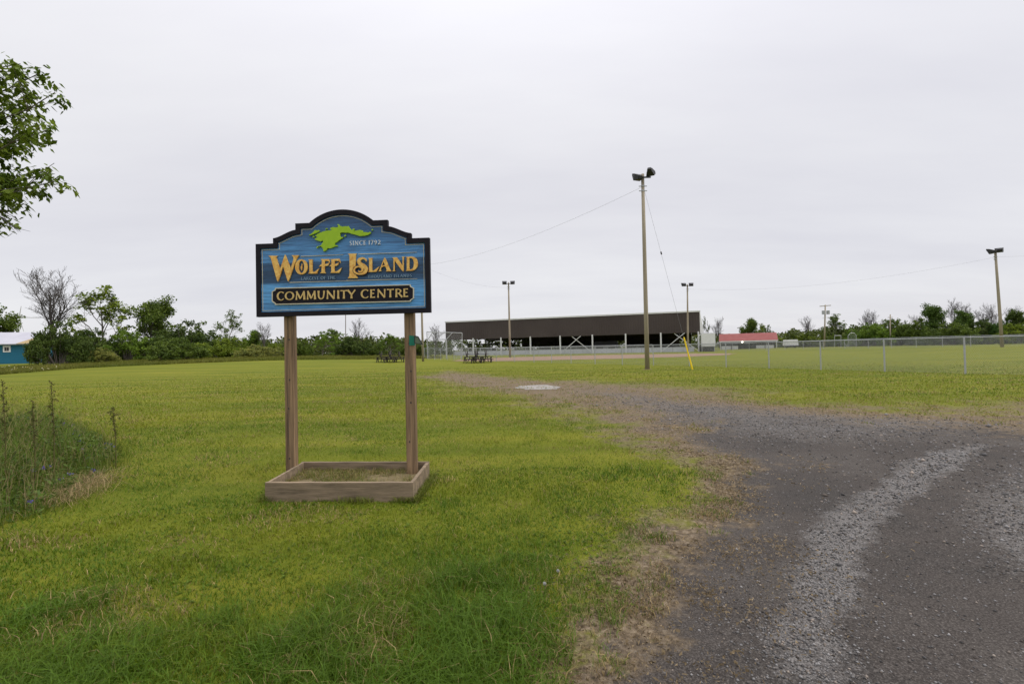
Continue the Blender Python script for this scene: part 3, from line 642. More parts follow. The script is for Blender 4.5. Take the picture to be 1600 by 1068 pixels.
# plain flared capitals: strokes in a unit box (x, y up, width)
GL = {
 'C': (0.84, [[(0.95, 0.83, .17), (0.8, 0.94, .12), (0.55, 0.97, .11), (0.25, 0.83, .18), (0.11, 0.5, .22), (0.25, 0.17, .18), (0.55, 0.03, .11), (0.8, 0.06, .12), (0.97, 0.19, .10)]]),
 'O': (1.0, 'ring'), 'I': (0.3, [[(0.5, 1, .26), (0.5, .5, .19), (0.5, 0, .26)]]),
 'M': (1.15, [[(0.13, 0, .2), (0.15, .5, .11), (0.17, 1, .12)], [(0.14, 1, .2), (0.5, 0.12, .2)], [(0.5, 0.12, .12), (0.86, 1, .16)], [(0.83, 1, .2), (0.86, .5, .2), (0.88, 0, .26)]]),
 'U': (0.85, [[(0.14, 1, .26), (0.15, .6, .19), (0.17, .28, .18), (0.35, .07, .14), (0.55, .06, .13), (0.75, .2, .15), (0.84, .6, .16), (0.86, 1, .22)]]),
 'N': (0.95, [[(0.12, 0, .2), (0.14, .5, .13), (0.14, 1, .14)], [(0.1, 1, .2), (0.86, 0, .2)], [(0.87, 1, .2), (0.86, .5, .13), (0.86, 0, .13)]]),
 'T': (0.8, [[(0.02, 0.94, .16), (0.5, 0.93, .11), (0.98, 0.94, .16)], [(0.5, 0.93, .2), (0.5, .5, .19), (0.5, 0, .26)]]),
 'Y': (0.9, [[(0.06, 1, .24), (0.5, .45, .18)], [(0.94, 1, .18), (0.5, .42, .13)], [(0.5, .5, .19), (0.5, .25, .19), (0.5, 0, .26)]]),
 'E': (0.62, [[(0.22, 1, .22), (0.22, .5, .2), (0.22, 0, .22)], [(0.2, 0.94, .12), (0.6, .94, .11), (0.95, 0.93, .17)], [(0.2, .52, .11), (0.82, .53, .14)], [(0.2, 0.06, .12), (0.6, 0.06, .12), (1.0, 0.09, .18)]]),
 'R': (0.85, [[(0.18, 1, .22), (0.18, .5, .2), (0.18, 0, .26)], [(0.18, 0.94, .12), (0.5, .94, .12), (0.75, .74, .18), (0.55, .5, .12), (0.2, .47, .10)], [(0.45, .5, .16), (0.95, 0, .22)]]),
 'S': (0.6, [[(0.88, 0.88, .12), (0.5, 0.96, .12), (0.17, .76, .16), (0.5, .52, .18), (0.85, .26, .16), (0.5, .04, .12), (0.08, .12, .12)]]),
 'L': (0.6, [[(0.2, 1, .2), (0.2, 0, .2)], [(0.2, 0.06, .12), (1, 0.07, .14)]]),
 'A': (0.9, [[(0.5, 1, .12), (0.06, 0, .12)], [(0.5, 1, .18), (0.94, 0, .2)], [(0.25, .33, .1), (0.76, .33, .1)]]),
 'G': (0.85, [[(0.92, 0.85, .13), (0.55, 0.97, .11), (0.2, .8, .16), (0.1, 0.5, .18), (0.25, 0.15, .16), (0.6, 0.03, .12), (0.88, 0.12, .14)], [(0.88, .1, .16), (0.88, .45, .16)]]),
 'F': (0.6, [[(0.22, 1, .2), (0.22, 0, .2)], [(0.2, 0.94, .12), (0.98, 0.94, .14)], [(0.2, .52, .11), (0.82, .52, .13)]]),
 'H': (0.9, [[(0.14, 1, .2), (0.14, 0, .2)], [(0.86, 1, .2), (0.86, 0, .2)], [(0.14, .52, .11), (0.86, .52, .11)]]),
 'D': (0.9, [[(0.16, 1, .2), (0.16, 0, .2)], [(0.16, .94, .12), (0.55, .92, .13), (0.88, .5, .2), (0.55, .08, .13), (0.16, .06, .12)]]),
 '1': (0.3, [[(0.55, 1, .2), (0.55, 0, .2)]]), '7': (0.7, [[(0.02, .94, .14), (0.98, .94, .12)], [(0.9, .94, .13), (0.35, 0, .18)]]),
 '9': (0.7, [[(0.85, .68, .16), (0.5, .97, .12), (0.14, .7, .16), (0.5, .44, .12), (0.85, .68, .16), (0.8, .35, .15), (0.35, .0, .12)]]),
 '2': (0.7, [[(0.1, .82, .14), (0.5, .96, .13), (0.85, .7, .17), (0.5, .32, .15), (0.08, .06, .12)], [(0.08, .06, .13), (0.98, .07, .13)]]),
}
def glyph(ch, box, conv, lt, wk=1.0):
    """box: x0, x1 and top / bottom heights at both ends (zoomed picture units)"""
    x0, x1, t0, b0, t1, b1 = box; H_ = ((b0 - t0) + (b1 - t1)) / 2
    def mp_(p):
        out = []
        for u, v in p:
            top = t0 + (t1 - t0) * u; bot = b0 + (b1 - b0) * u; out.append((x0 + (x1 - x0) * u, bot + (top - bot) * v))
        return conv(out)
    kx = H_ / (x1 - x0)
    def sk(pts):            # width is given in cap heights
        p = [(a * (x1 - x0) / H_, b, w * wk) for a, b, w in pts]; a, b = stroke(p, 4); f_ = H_ / (x1 - x0)
        strip_prism(lt.mb, mp_([(q[0] * f_, q[1]) for q in a]), mp_([(q[0] * f_, q[1]) for q in b]), lt.y(), lt.back)
    d = GL[ch][1]
    if d == 'ring':
        n = 28; w_ = 0.21 * wk; A_ = []; B_ = []
        for i in range(n):
            c, s2 = math.cos(6.2832 * i / n), math.sin(6.2832 * i / n); A_.append((0.5 + 0.5 * c, 0.5 + 0.5 * s2)); B_.append((0.5 + (0.5 - w_ * kx) * c, 0.5 + (0.5 - w_ * 0.52) * s2))
        band(lt.mb, mp_(A_), mp_(B_), lt.y(), lt.back)
    else:
        for s_k in d: sk(s_k)
# black name plaque
def plq(x0, x1, zt0, zb0, zt1, zb1, c):
    k = 0.4 * c
    P_ = [(x0 + c, zt0), (x1 - c, zt1), (x1 - c + 3, zt1 + k + 6), (x1 - 8, zt1 + c - 2), (x1, zt1 + c + 2), (x1, zb1 - c), (x1 - 8, zb1 - c + 5), (x1 - c + 2, zb1 - 12), (x1 - c, zb1), (x0 + c, zb0), (x0 + c - 2, zb0 - 12), (x0 + 8, zb0 - c + 5), (x0, zb0 - c), (x0, zt0 + c + 2), (x0 + 8, zt0 + c - 2), (x0 + c - 3, zt0 + k + 6)]
    return ZD(P_)
PO = plq(66, 1514, 96, 268, 60, 236, 34)
plaque = MB().prism(inset(PO, 0.010), -0.004, 0.011).build('name_plaque', m_black, panel, label='black plaque with clipped corners')
mb = MB(); band(mb, PO, inset(PO, 0.0115), -0.008, 0.0115); mb.build('plaque_border', m_cream, panel)
bl = lambda x_: 223.5 - (x_ - 118) * 0.0262
tp = lambda x_: 137 - (x_ - 118) * 0.0262
for ch, x0, x1 in (('C', 118, 190), ('O', 200, 295), ('M', 303, 412), ('M', 418, 520), ('U', 532, 610), ('N', 622, 715), ('I', 728, 760), ('T', 765, 838), ('Y', 836, 922), ('C', 973, 1052), ('E', 1068, 1118), ('N', 1138, 1230), ('T', 1238, 1312), ('R', 1322, 1400), ('E', 1406, 1456)):
    lt = Letter(-0.010, -0.003); glyph(ch, (x0, x1, tp(x0), bl(x0), tp(x1), bl(x1)), ZD, lt, 0.92); lt.done(m_gold2, panel)
def line(text, conv, xs, xe, ytl, ybl, ytr, ybr, m, name, wk=0.8):
    lt = Letter(0.008, 0.0125); tot = sum(0.5 if c == ' ' else GL[c][0] + 0.22 for c in text); u = 0
    Hh = ybl - ytl
    for c in text:
        if c == ' ': u += 0.5; continue
        w_ = GL[c][0]; a = u / tot; b = (u + w_) / tot; f0 = lambda q: (ytl + (ytr - ytl) * q, ybl + (ybr - ybl) * q)
        glyph(c, (xs + (xe - xs) * a, xs + (xe - xs) * b, *f0(a), *f0(b)), conv, lt, wk); u += w_ + 0.22
    lt.done(m, panel, name, kind='stuff')
line('SINCE 1792', ZA, 808, 1380, 412, 492, 396, 474, m_pale, 'date_lettering')
line('LARGEST OF THE', ZB, 738, 1410, 525, 582, 506, 564, m_faint, 'small_lettering')
line('THOUSAND ISLANDS', ZC, 482, 1345, 490, 546, 468, 522, m_faint, 'small_lettering', 0.85)
# posts
def signpost(pxl, pxr, py):
    xl = brd(pxl, py, 0.054)[0]; xr = brd(pxr, py, 0.054)[0]; c = (xl + xr) / 2; w = 0.064
    mb = MB(); prof = [(-w, 0.006), (-w + 0.006, 0), (w - 0.006, 0), (w, 0.006), (w, 0.089), (w - 0.006, 0.095), (-w + 0.006, 0.095), (-w, 0.089)]
    zs = [-0.1, 0.6, 1.3, 2.0, hz[0] - 0.15]; n = 8
    vs = [(c + p[0], 0.0545 + p[1], z) for z in zs for p in prof]; fs = [tuple(range(n))[::-1], tuple((len(zs) - 1) * n + i for i in range(n))]
    for k in range(len(zs) - 1):
        for i in range(n): j = (i + 1) % n; fs.append((k * n + i, k * n + j, (k + 1) * n + j, (k + 1) * n + i))
    mb.add(vs, fs); return mb.build('post', m_post, sign)
pl_ = signpost(445.2, 460.8, 700); pr_ = signpost(632.4, 647.2, 560)
for post, cx_ in ((pl_, brd(453, 700, 0.054)[0]), (pr_, brd(640, 560, 0.054)[0])):     # drying checks and knots
    mb = MB()
    for k in range(4):
        z0 = 0.4 + k * 0.45 + random.random() * 0.2; xx = cx_ + (random.random() - 0.5) * 0.05
        pts = [(xx + (random.random() - 0.5) * 0.006, z0 + i * 0.09) for i in range(6)]
        for i in range(5):
            w0 = 0.0028 * math.sin(math.pi * (i + 0.1) / 5.2); w1 = 0.0028 * math.sin(math.pi * (i + 1.1) / 5.2)
            mb.add([(pts[i][0] - w0, 0.0538, pts[i][1]), (pts[i][0] + w0, 0.0538, pts[i][1]), (pts[i + 1][0] + w1, 0.0538, pts[i + 1][1]), (pts[i + 1][0] - w1, 0.0538, pts[i + 1][1])], [(0, 1, 2, 3)])
        kz = 0.3 + k * 0.5 + random.random() * 0.3; kx_ = cx_ + (random.random() - 0.5) * 0.09
        mb.add([(kx_ + 0.011 * math.cos(a_ * 0.785), 0.0536, kz + 0.015 * math.sin(a_ * 0.785)) for a_ in range(8)], [tuple(range(8))])
    mb.build('knots_and_checks', m_tablewood, post, kind='stuff')
# small green holder on the right post
rx = brd(646, 530, 0.0545)[0]
hold = empty('flyer_holder', O0 + ex * rx + ey * 0.0545, SROT, label='small green holder with dark angled frame on the right sign post', cat='holder')
zt, zb2 = brd(645, 523.5, 0.05)[1], brd(645, 539.5, 0.05)[1]
MB().hexa([(-0.055, -0.008, zb2), (0.022, -0.008, zb2), (0.022, -0.001, zb2), (-0.055, -0.001, zb2), (-0.055, -0.008, zt), (0.022, -0.008, zt - 0.008), (0.022, -0.001, zt - 0.008), (-0.055, -0.001, zt)]).build('back_plate', m_green, hold)
wing = [(0.0, zb2 + 0.03), (0.10, zb2 + 0.012), (0.045, zt - 0.02), (0.0, zt - 0.008)]
mb = MB()
for i in range(4):
    a, b = wing[i], wing[(i + 1) % 4]; mb.bar((0.02 + a[0], -0.012 + 0.5 * a[0] * 0.3, a[1]), (0.02 + b[0], -0.012 + 0.5 * b[0] * 0.3, b[1]), 0.009, 0.012, (0, 1, 0))
mb.build('angled_frame', m_lamp, hold)
mb = MB(); mb.add([(0.02 + p[0], -0.0125 + 0.15 * p[0], p[1]) for p in wing], [(0, 1, 2, 3)]); mb.build('pane', M('smoky_plastic', (0.12, 0.15, 0.10), None, 5, 0.3), hold)

# planter box
planter = empty('planter_box', (PLX[:, 0].mean(), PLX[:, 1].mean(), 0), 0, label='low weathered timber planter frame round the foot of the sign posts', cat='planter')
pc = Vector((PLX[:, 0].mean(), PLX[:, 1].mean(), 0))
def board(a, b, zt_=0.212, th=0.038):
    a = Vector((*a, 0)) - pc; b = Vector((*b, 0)) - pc; d = (b - a).normalized(); nrm = Vector((-d.y, d.x, 0)) * th
    mb = MB(); n = 14; L_ = (b - a).length
    vs = []; fs = []
    for i in range(n + 1):
        p = a + d * (L_ * i / n); wv = 0.0012 * math.sin(i * 1.7) + 0.001 * random.random()
        vs += [p + Vector((0, 0, -0.06)), p + Vector((0, 0, zt_ + wv - 0.004)), p + nrm * 0.12 + Vector((0, 0, zt_ + wv)), p + nrm + Vector((0, 0, zt_ + wv)), p + nrm + Vector((0, 0, -0.06))]
    for i in range(n):
        for k in range(4): o = i * 5 + k; fs.append((o, o + 5, o + 6, o + 1))
    fs += [(0, 1, 2, 3, 4), tuple(n * 5 + k for k in (4, 3, 2, 1, 0))]
    mb.add(vs, fs); return mb.build('board', m_plank, planter)
q = PLX; cc = 0.045
fb = board(q[0], q[1]); board(q[2], q[3])
dx = (q[2] - q[1]) / np.hypot(*(q[2] - q[1])) * cc
board(q[1] + dx, q[2] - dx, 0.207); dx = (q[0] - q[3]) / np.hypot(*(q[0] - q[3])) * cc; board(q[3] + dx, q[0] - dx, 0.207)
mb = MB(); nx, ny = 30, 16; vs = []; fs = []
for j in range(ny + 1):
    for i in range(nx + 1):
        u, v_ = i / nx, j / ny; p = (q[0] * (1 - u) + q[1] * u) * (1 - v_) + (q[3] * (1 - u) + q[2] * u) * v_; c_ = q.mean(0); p = c_ + (p - c_) * 0.985
        vs.append((p[0] - pc.x, p[1] - pc.y, 0.075 + 0.05 * float(fbm(np.array([p[0] * 5]), np.array([p[1] * 5]), 2, 3)[0])))
for j in range(ny):
    for i in range(nx): o = j * (nx + 1) + i; fs.append((o, o + 1, o + nx + 2, o + nx + 1))
mb.add(vs, fs); mb.build('soil', m_soil, planter, smooth=True)
n = 9000; u = rng.random(n); v_ = rng.random(n)[:, None]; u = u[:, None]
P2 = ((q[0] * (1 - u) + q[1] * u) * (1 - v_) + (q[3] * (1 - u) + q[2] * u) * v_); P2 = q.mean(0) + (P2 - q.mean(0)) * 0.93
k_ = fbm(P2[:, 0] * 3, P2[:, 1] * 3, 8, 3); kp = rng.random(n) < ss(0.2, 0.6, k_); P2 = P2[kp]; n = len(P2)
col = np.where((rng.random(n) < 0.4)[:, None], np.array([[0.27, 0.20, 0.08]]), np.array([[0.13, 0.155, 0.02]])) * (0.6 + 0.7 * rng.random((n, 1)))
v, f, c = blades(np.concatenate([P2, np.full((n, 1), 0.09)], 1), 0.03 + 0.09 * rng.random(n) ** 2, np.full(n, 0.0045), col, rng.random(n) * 3.14, 0.5 + rng.random(n), False)
tag(link('planter_weeds', np_mesh('pw', v, f, c), m_blade), 'dry grass and small weeds growing inside the timber planter frame', 'weeds', kind='stuff')
# long grass against the planter's foot
per = np.concatenate([q[[0, 1]][None], q[[1, 2]][None], q[[3, 0]][None]]); n = 3200; si = rng.integers(0, 3, n); tt_ = rng.random((n, 1)); P2 = per[si, 0] * (1 - tt_) + per[si, 1] * tt_
cdir = P2 - q.mean(0); P2 = P2 + cdir / np.linalg.norm(cdir, axis=1)[:, None] * (0.02 + 0.06 * rng.random((n, 1)))
kp = rng.random(n) < ss(0.35, 0.6, fbm(P2[:, 0] * 4, P2[:, 1] * 4, 66, 2)); P2 = P2[kp]; n = len(P2)
col = (np.array([0.10, 0.14, 0.012]) + np.array([0.09, 0.06, 0.02]) * rng.random((n, 1))) * (0.6 + 0.6 * rng.random((n, 1)))
v, f, c = blades(np.concatenate([P2, g(P2[:, 0], P2[:, 1])[:, None] - 0.01], 1), 0.05 + 0.10 * rng.random(n), np.full(n, 0.005), col, rng.random(n) * 3.14, 0.4 + rng.random(n), False)
tag(link('planter_edge_grass', np_mesh('peg', v, f, c), m_blade), 'longer grass left uncut against the foot of the planter', 'grass', kind='stuff')

# ------------------------------------------------------------------ plants: skeletons, crowns
def skeleton(seed, height=1.0, r0=0.02, levels=4, nb=(5, 5, 4, 3), spread=(0.75, 0.7, 0.7, 0.7), ratio=0.55, trunk=0.35, lean=0.03, updraft=0.25, wig=0.12):
    rd = random.Random(seed); segs = []; tips = []
    def grow(p, d, ln, r_, lv):
        n = 4 if lv < 2 else 3; pts = [p]; rr_ = [r_]
        for i in range(n):
            d = (d + Vector((rd.gauss(0, wig), rd.gauss(0, wig), rd.gauss(0, wig) + updraft * 0.25))).normalized(); p = p + d * (ln / n); pts.append(p); rr_.append(r_ * (1 - 0.65 * (i + 1) / n))
        segs.append((pts, rr_, lv))
        if lv >= levels: tips.append((p, lv)); return
        k = nb[min(lv, len(nb) - 1)]
        for c in range(k):
            t = (trunk if lv == 0 else 0.25) + (1 - (trunk if lv == 0 else 0.25)) * (c + rd.random() * 0.8) / k; t = min(t, 0.98); i = min(int(t * n), n - 1); q_ = pts[i].lerp(pts[i + 1], t * n - i)
            a = rd.random() * 6.283 if lv else c * 2.4 + rd.random(); sp_r = spread[min(lv, len(spread) - 1)] * (0.75 + 0.5 * rd.random())
            ax = d.cross(Vector((math.cos(a), math.sin(a), 0.3))).normalized(); nd_ = (d * math.cos(sp_r) + ax * math.sin(sp_r) + Vector((0, 0, updraft))).normalized()
            grow(q_, nd_, ln * ratio * (1.15 - 0.45 * t if lv == 0 else 0.8 + 0.4 * rd.random()), rr_[i] * 0.62, lv + 1)
        tips.append((p, lv))
    grow(Vector((0, 0, 0)), Vector((rd.gauss(0, lean), rd.gauss(0, lean), 1)).normalized(), height * 0.72, r0, 0)
    zmax = max(p.z for s in segs for p in s[0]); k = height / zmax
    segs = [([p * k for p in s[0]], s[1], s[2]) for s in segs]; tips = [(p * k, l) for p, l in tips]
    return segs, tips
def woodmesh(segs, name, maxn=6):
    mb = MB()
    for pts, rr_, lv in segs: mb.tube(pts, [max(x_, 0.0009) for x_ in rr_], maxn if lv == 0 else (4 if lv < 2 else 3), cap=False)
    return mb.mesh(name, True)
def leafcloud(C, n_per, spread, size, c1, c2, seed, droop=0.0, asp=0.55, darkness=0.5):
    """leaf faces scattered round clump centres C; colours vary from clump to clump"""
    rg = np.random.default_rng(seed); C = np.repeat(np.asarray(C), n_per, 0); n = len(C)
    off = rg.normal(0, 1, (n, 3)); off /= np.linalg.norm(off, axis=1)[:, None]; off *= (rg.random((n, 1)) ** 0.6) * spread
    P_ = C + off * np.array([1, 1, 0.75])
    nrm = rg.normal(0, 1, (n, 3)) + np.array([0, 0, 0.7]); nrm /= np.linalg.norm(nrm, axis=1)[:, None]
    t1 = np.cross(nrm, rg.normal(0, 1, (n, 3))); t1 /= np.linalg.norm(t1, axis=1)[:, None]; t1[:, 2] -= droop; t1 /= np.linalg.norm(t1, axis=1)[:, None]; t2 = np.cross(nrm, t1)
    s_z = size * (0.6 + 0.8 * rg.random((n, 1)))
    vv = np.stack([P_ - t1 * s_z * 0.5, P_ + t2 * s_z * asp * 0.5, P_ + t1 * s_z * 0.5, P_ - t2 * s_z * asp * 0.5], 1).reshape(-1, 3)
    mixf = np.clip(np.repeat(rg.random((n // n_per, 1)), n_per, 0) * 0.7 + rg.random((n, 1)) * 0.45 - 0.07, 0, 1)
    col_ = np.array(c1) * (1 - mixf) + np.array(c2) * mixf; col_ = col_ * (0.75 + 0.5 * rg.random((n, 1)))
    return vv, np.arange(4 * n).reshape(-1, 4), np.repeat(col_, 4, 0)
GD, GLt = (0.030, 0.055, 0.010), (0.095, 0.135, 0.022)
VAR = {}
def treevariant(key, seed, leaves=0, size=0.02, lsp=0.05, **k):
    segs, tips = skeleton(seed, **k); wood = woodmesh(segs, key + '_wood'); crown = None
    if leaves:
        C_ = np.array([tuple(p) for p, l in tips if l >= 2]); 
        crown = np_mesh(key + '_crown', *leafcloud(C_, leaves, lsp, size, GD, GLt, seed))
        crown.materials.append(m_leaf)
    wood.materials.append(m_bark if leaves else m_twig); VAR[key] = (wood, crown)
treevariant('round1', 3, 26, 0.036, 0.09, nb=(9, 6, 5, 3), levels=3, spread=(0.8, 0.7, 0.7), ratio=0.5, trunk=0.15)
treevariant('round2', 8, 26, 0.036, 0.09, nb=(9, 6, 5, 3), levels=3, spread=(0.7, 0.7, 0.7), ratio=0.5, trunk=0.12)
treevariant('airy1', 21, 15, 0.030, 0.045, nb=(7, 5, 4, 3), levels=3, spread=(0.75, 0.7, 0.6), ratio=0.52, trunk=0.22, r0=0.014)
treevariant('airy2', 35, 12, 0.026, 0.042, nb=(6, 5, 4, 3), levels=3, spread=(0.6, 0.6, 0.6), ratio=0.5, trunk=0.3, r0=0.012)
treevariant('bare1', 14, 0, nb=(9, 7, 5, 4), levels=4, spread=(0.7, 0.6, 0.6, 0.6), ratio=0.5, trunk=0.2, r0=0.016)
treevariant('bare2', 29, 0, nb=(8, 6, 5, 4), levels=4, spread=(0.5, 0.5, 0.6, 0.6), ratio=0.5, trunk=0.3, r0=0.014)
treevariant('bare3', 44, 0, nb=(7, 6, 5, 4), levels=4, spread=(0.4, 0.5, 0.5, 0.6), ratio=0.48, trunk=0.35, r0=0.013)
treevariant('pyramid', 51, 40, 0.045, 0.075, nb=(16, 5, 3), levels=2, spread=(1.1, 0.7, 0.7), ratio=0.42, trunk=0.08, updraft=0.05)
def bushvariant(key, seed, nclump=460, per=40, size=0.058, spread=0.10):
    rg = np.random.default_rng(seed); rd = random.Random(seed)
    lob = rg.random((9, 3)) * [1.5, 1.5, 0.5] - [0.75, 0.75, 0]; lr = 0.22 + 0.22 * rg.random(9)
    lob[:, 2] = 0.18 + 0.45 * rg.random(9) * (1 - 0.5 * np.hypot(lob[:, 0], lob[:, 1])); lob[0] = (0, 0, 0.62); lr[0] = 0.36
    C_ = []
    while len(C_) < nclump:
        i = rg.integers(0, 9); d = rg.normal(0, 1, 3); d /= np.linalg.norm(d); p = lob[i] + d * lr[i] * (0.55 + 0.5 * rg.random()) * np.array([1.25, 1.25, 1])
        if p[2] > 0.03: C_.append(p)
    C_ = np.array(C_); C_[:, 2] *= 1.0 / C_[:, 2].max() * 0.96
    crown = np_mesh(key + '_crown', *leafcloud(C_, per, spread, size, GD, GLt, seed)); crown.materials.append(m_leaf)
    mb = MB()
    for i in range(0, nclump, 6):
        p = Vector(C_[i]); b_ = Vector((p.x * 0.25, p.y * 0.25, -0.03)); mb.tube([b_, b_.lerp(p, 0.5) + Vector((0, 0, 0.05)), p], [0.012, 0.008, 0.003], 4, cap=False)
    wood = mb.mesh(key + '_stems'); wood.materials.append(m_bark); VAR[key] = (wood, crown)
bushvariant('bush1', 5); bushvariant('bush2', 16); bushvariant('bush3', 27)
def plant(name, var, px, topy, D, wpx, tintc, label, group, rz=None, cat=None):
    """plant standing on the land at distance D, its top and width as seen"""
    p = onland(px, D); H_ = at(px, topy, D).z - p.z; wid = wpx * D / F
    o = empty(name, (p.x, p.y, p.z - 0.05), random.random() * 6.28 if rz is None else rz, label=label, cat=cat or ('bush' if name == 'bush' else 'tree'), group=group)
    wood, crown = VAR[var]
    ref = crown or wood
    vv = np.empty(len(ref.vertices) * 3, np.float32); ref.vertices.foreach_get('co', vv); vv = vv.reshape(-1, 3)
    rad = np.percentile(np.hypot(vv[:, 0], vv[:, 1]), 96); zt_ = np.percentile(vv[:, 2], 99.7)
    sc = (wid / 2 / rad, wid / 2 / rad, H_ / zt_)
    w = link('stems' if name == 'bush' else 'trunk', wood, None, o); w.scale = sc
    if crown: c = link('crown', crown, None, o, kind='stuff'); c.scale = sc; c.color = (*tintc, 1)
    return o
gl = 'trees and shrubs along the left edge of the lawn'; gr = 'trees and shrubs beyond the right hand field'
DK, MD, BR, YL, TN = (1.1, 1.1, 1.1), (1.55, 1.5, 1.2), (2.0, 2.1, 1.3), (2.5, 2.2, 1.2), (3.3, 2.3, 3.0)
LP = [
 ('bush', 'bush1', 92, 504, 66, 76, DK, 'dark bush under the big bare tree, right of the teal house'),
 ('bare_tree', 'bare1', 90, 420, 70, 115, DK, 'tall leafless tree rising above the dark bush by the teal house'),
 ('airy_tree', 'airy1', 163, 446, 88, 78, YL, 'thin-leaved open tree just right of the tall leafless tree'),
 ('leafy_tree', 'round1', 232, 462, 90, 92, MD, 'dense rounded green tree standing left of the wide dark thicket'),
 ('airy_tree', 'airy2', 350, 480, 95, 84, MD, 'sparse round-headed tree halfway between the dense tree and the sign'),
 ('leafy_tree', 'round2', -4, 461, 96, 62, MD, 'leafy tree cut by the left picture edge above the pale roof'),
 ('bush', 'bush2', 143, 515, 82, 76, DK, 'dark shrub between the bare tree and the open tree'),
 ('bush', 'bush3', 200, 517, 84, 78, BR, 'bright green shrub below the dense rounded tree'),
 ('bush', 'bush1', 296, 503, 88, 116, DK, 'wide dark shrub mass right of the dense rounded tree'),
 ('bush', 'bush2', 278, 529, 70, 88, MD, 'low domed green bush at the lawn edge in front of the dark mass'),
 ('bush', 'bush3', 350, 528, 84, 76, YL, 'mid green shrub below the sparse round-headed tree'),
 ('bush', 'bush2', 155, 543, 70, 52, TN, 'low pale tan shrub in front of the open tree'),
 ('bush', 'bush1', 400, 538, 80, 66, TN, 'pinkish tan shrub left of the left sign post'),
 ('leafy_tree', 'round2', 391, 515, 96, 28, BR, 'small bright green tree left of the sign post top'),
 ('bare_tree', 'bare2', 412, 502, 96, 30, DK, 'wispy leafless sapling just left of the left sign post'),
 ('bush', 'bush3', 432, 536, 92, 44, YL, 'yellowish shrub touching the left sign post'),
 ('bush', 'bush1', 474, 530, 92, 36, MD, 'shrub just right of the left sign post'),
 ('leafy_tree', 'pyramid', 503, 514, 86, 58, BR, 'bright pointed tree seen between the two sign posts'),
 ('leafy_tree', 'round1', 523, 514, 100, 22, DK, 'small dark round tree behind the bright pointed tree'),
 ('bush', 'bush2', 550, 526, 92, 56, DK, 'dark shrub midway between the two sign posts'),
 ('bare_tree', 'bare2', 566, 497, 104, 30, DK, 'leafless tree seen between the sign posts'),
 ('bush', 'bush3', 588, 537, 94, 40, MD, 'green shrub left of the stacked tables'),
 ('airy_tree', 'airy1', 609, 521, 90, 34, BR, 'small feathery green tree behind the stacked tables'),
 ('bush', 'bush1', 648, 532, 96, 50, MD, 'green shrub behind the right sign post'),
 ('bare_tree', 'bare3', 680, 506, 110, 26, DK, 'thin leafless tree left of the big brown arena roof'),
]
for nm, vr, px, ty, D, w, tn, lb in LP: plant(nm, vr, px, ty, D, w, tn, lb, gl)
RP = [
 ('airy_tree', 'airy2', 1108, 494, 150, 24, (1.2, 1.1, 1.3), 'sparse tree right behind the arena end'),
 ('bare_tree', 'bare1', 1124, 495, 145, 28, DK, 'leafless tree above the left end of the red roof'),
 ('leafy_tree', 'round2', 1168, 497, 140, 27, MD, 'single dark leafy tree rising behind the red roof'),
 ('airy_tree', 'airy1', 1192, 505, 150, 22, YL, 'pale thin tree behind the right half of the red roof'),
 ('leafy_tree', 'pyramid', 1204, 507, 140, 16, MD, 'small pointed tree behind the right end of the red roof'),
 ('bush', 'bush1', 1232, 521, 125, 40, YL, 'yellow green shrub right of the red roof'),
 ('bush', 'bush2', 1262, 521, 120, 50, YL, 'yellow green shrub left of the crossarm utility pole'),
 ('bare_tree', 'bare1', 1266, 493, 125, 30, DK, 'leafless spreading tree left of the crossarm utility pole'),
 ('airy_tree', 'airy1', 1305, 490, 120, 34, MD, 'half-leaved tree just right of the crossarm utility pole'),
 ('bush', 'bush3', 1296, 520, 115, 36, MD, 'shrub at the foot of the crossarm utility pole'),
 ('bush', 'bush1', 1330, 515, 115, 44, MD, 'shrub behind the grey backstop screens'),
 ('bare_tree', 'bare3', 1356, 486, 118, 22, DK, 'leafless pair member, shorter, left of the thin utility pole'),
 ('bare_tree', 'bare2', 1371, 482, 118, 26, DK, 'taller leafless tree left of the thin utility pole'),
 ('bush', 'bush2', 1362, 506, 108, 62, BR, 'green shrub below the two leafless trees'),
 ('bush', 'bush3', 1402, 499, 108, 62, MD, 'green shrub right of the thin utility pole'),
 ('bare_tree', 'bare1', 1432, 491, 116, 34, DK, 'low leafless crown left of the big dark tree'),
 ('bush', 'bush1', 1436, 498, 104, 60, MD, 'green shrub left of the big dark tree'),
 ('leafy_tree', 'round1', 1468, 474, 100, 52, (1.1, 1.25, 1.1), 'big dark green tree at right behind the field'),
 ('bare_tree', 'bare3', 1491, 466, 104, 28, DK, 'tall leafless tree right against the big dark tree'),
 ('leafy_tree', 'round2', 1507, 484, 98, 30, (1.15, 1.3, 1.1), 'narrower dark green tree right of the big dark tree'),
 ('bare_tree', 'bare2', 1516, 470, 106, 26, DK, 'leafless tree right behind the narrower dark tree'),
 ('bare_tree', 'bare3', 1533, 480, 104, 26, DK, 'first leafless tree left of the right floodlight pole'),
 ('bare_tree', 'bare1', 1549, 473, 104, 30, DK, 'leafless tree immediately left of the right floodlight pole'),
 ('bare_tree', 'bare2', 1576, 478, 104, 30, DK, 'leafless tree right of the right floodlight pole'),
 ('bush', 'bush2', 1485, 504, 96, 70, MD, 'shrub below the big dark tree'),
 ('bush', 'bush3', 1532, 499, 98, 70, DK, 'shrub left of the right floodlight pole foot'),
 ('bush', 'bush1', 1572, 497, 96, 44, (1.1, 1.45, 1.4), 'bluish green shrub right of the right floodlight pole'),
 ('leafy_tree', 'round1', 1602, 482, 94, 44, DK, 'dark tree cut by the right picture edge'),
 ('bush', 'bush3', 1592, 505, 92, 66, YL, 'yellow green shrub at the right picture edge'),
]
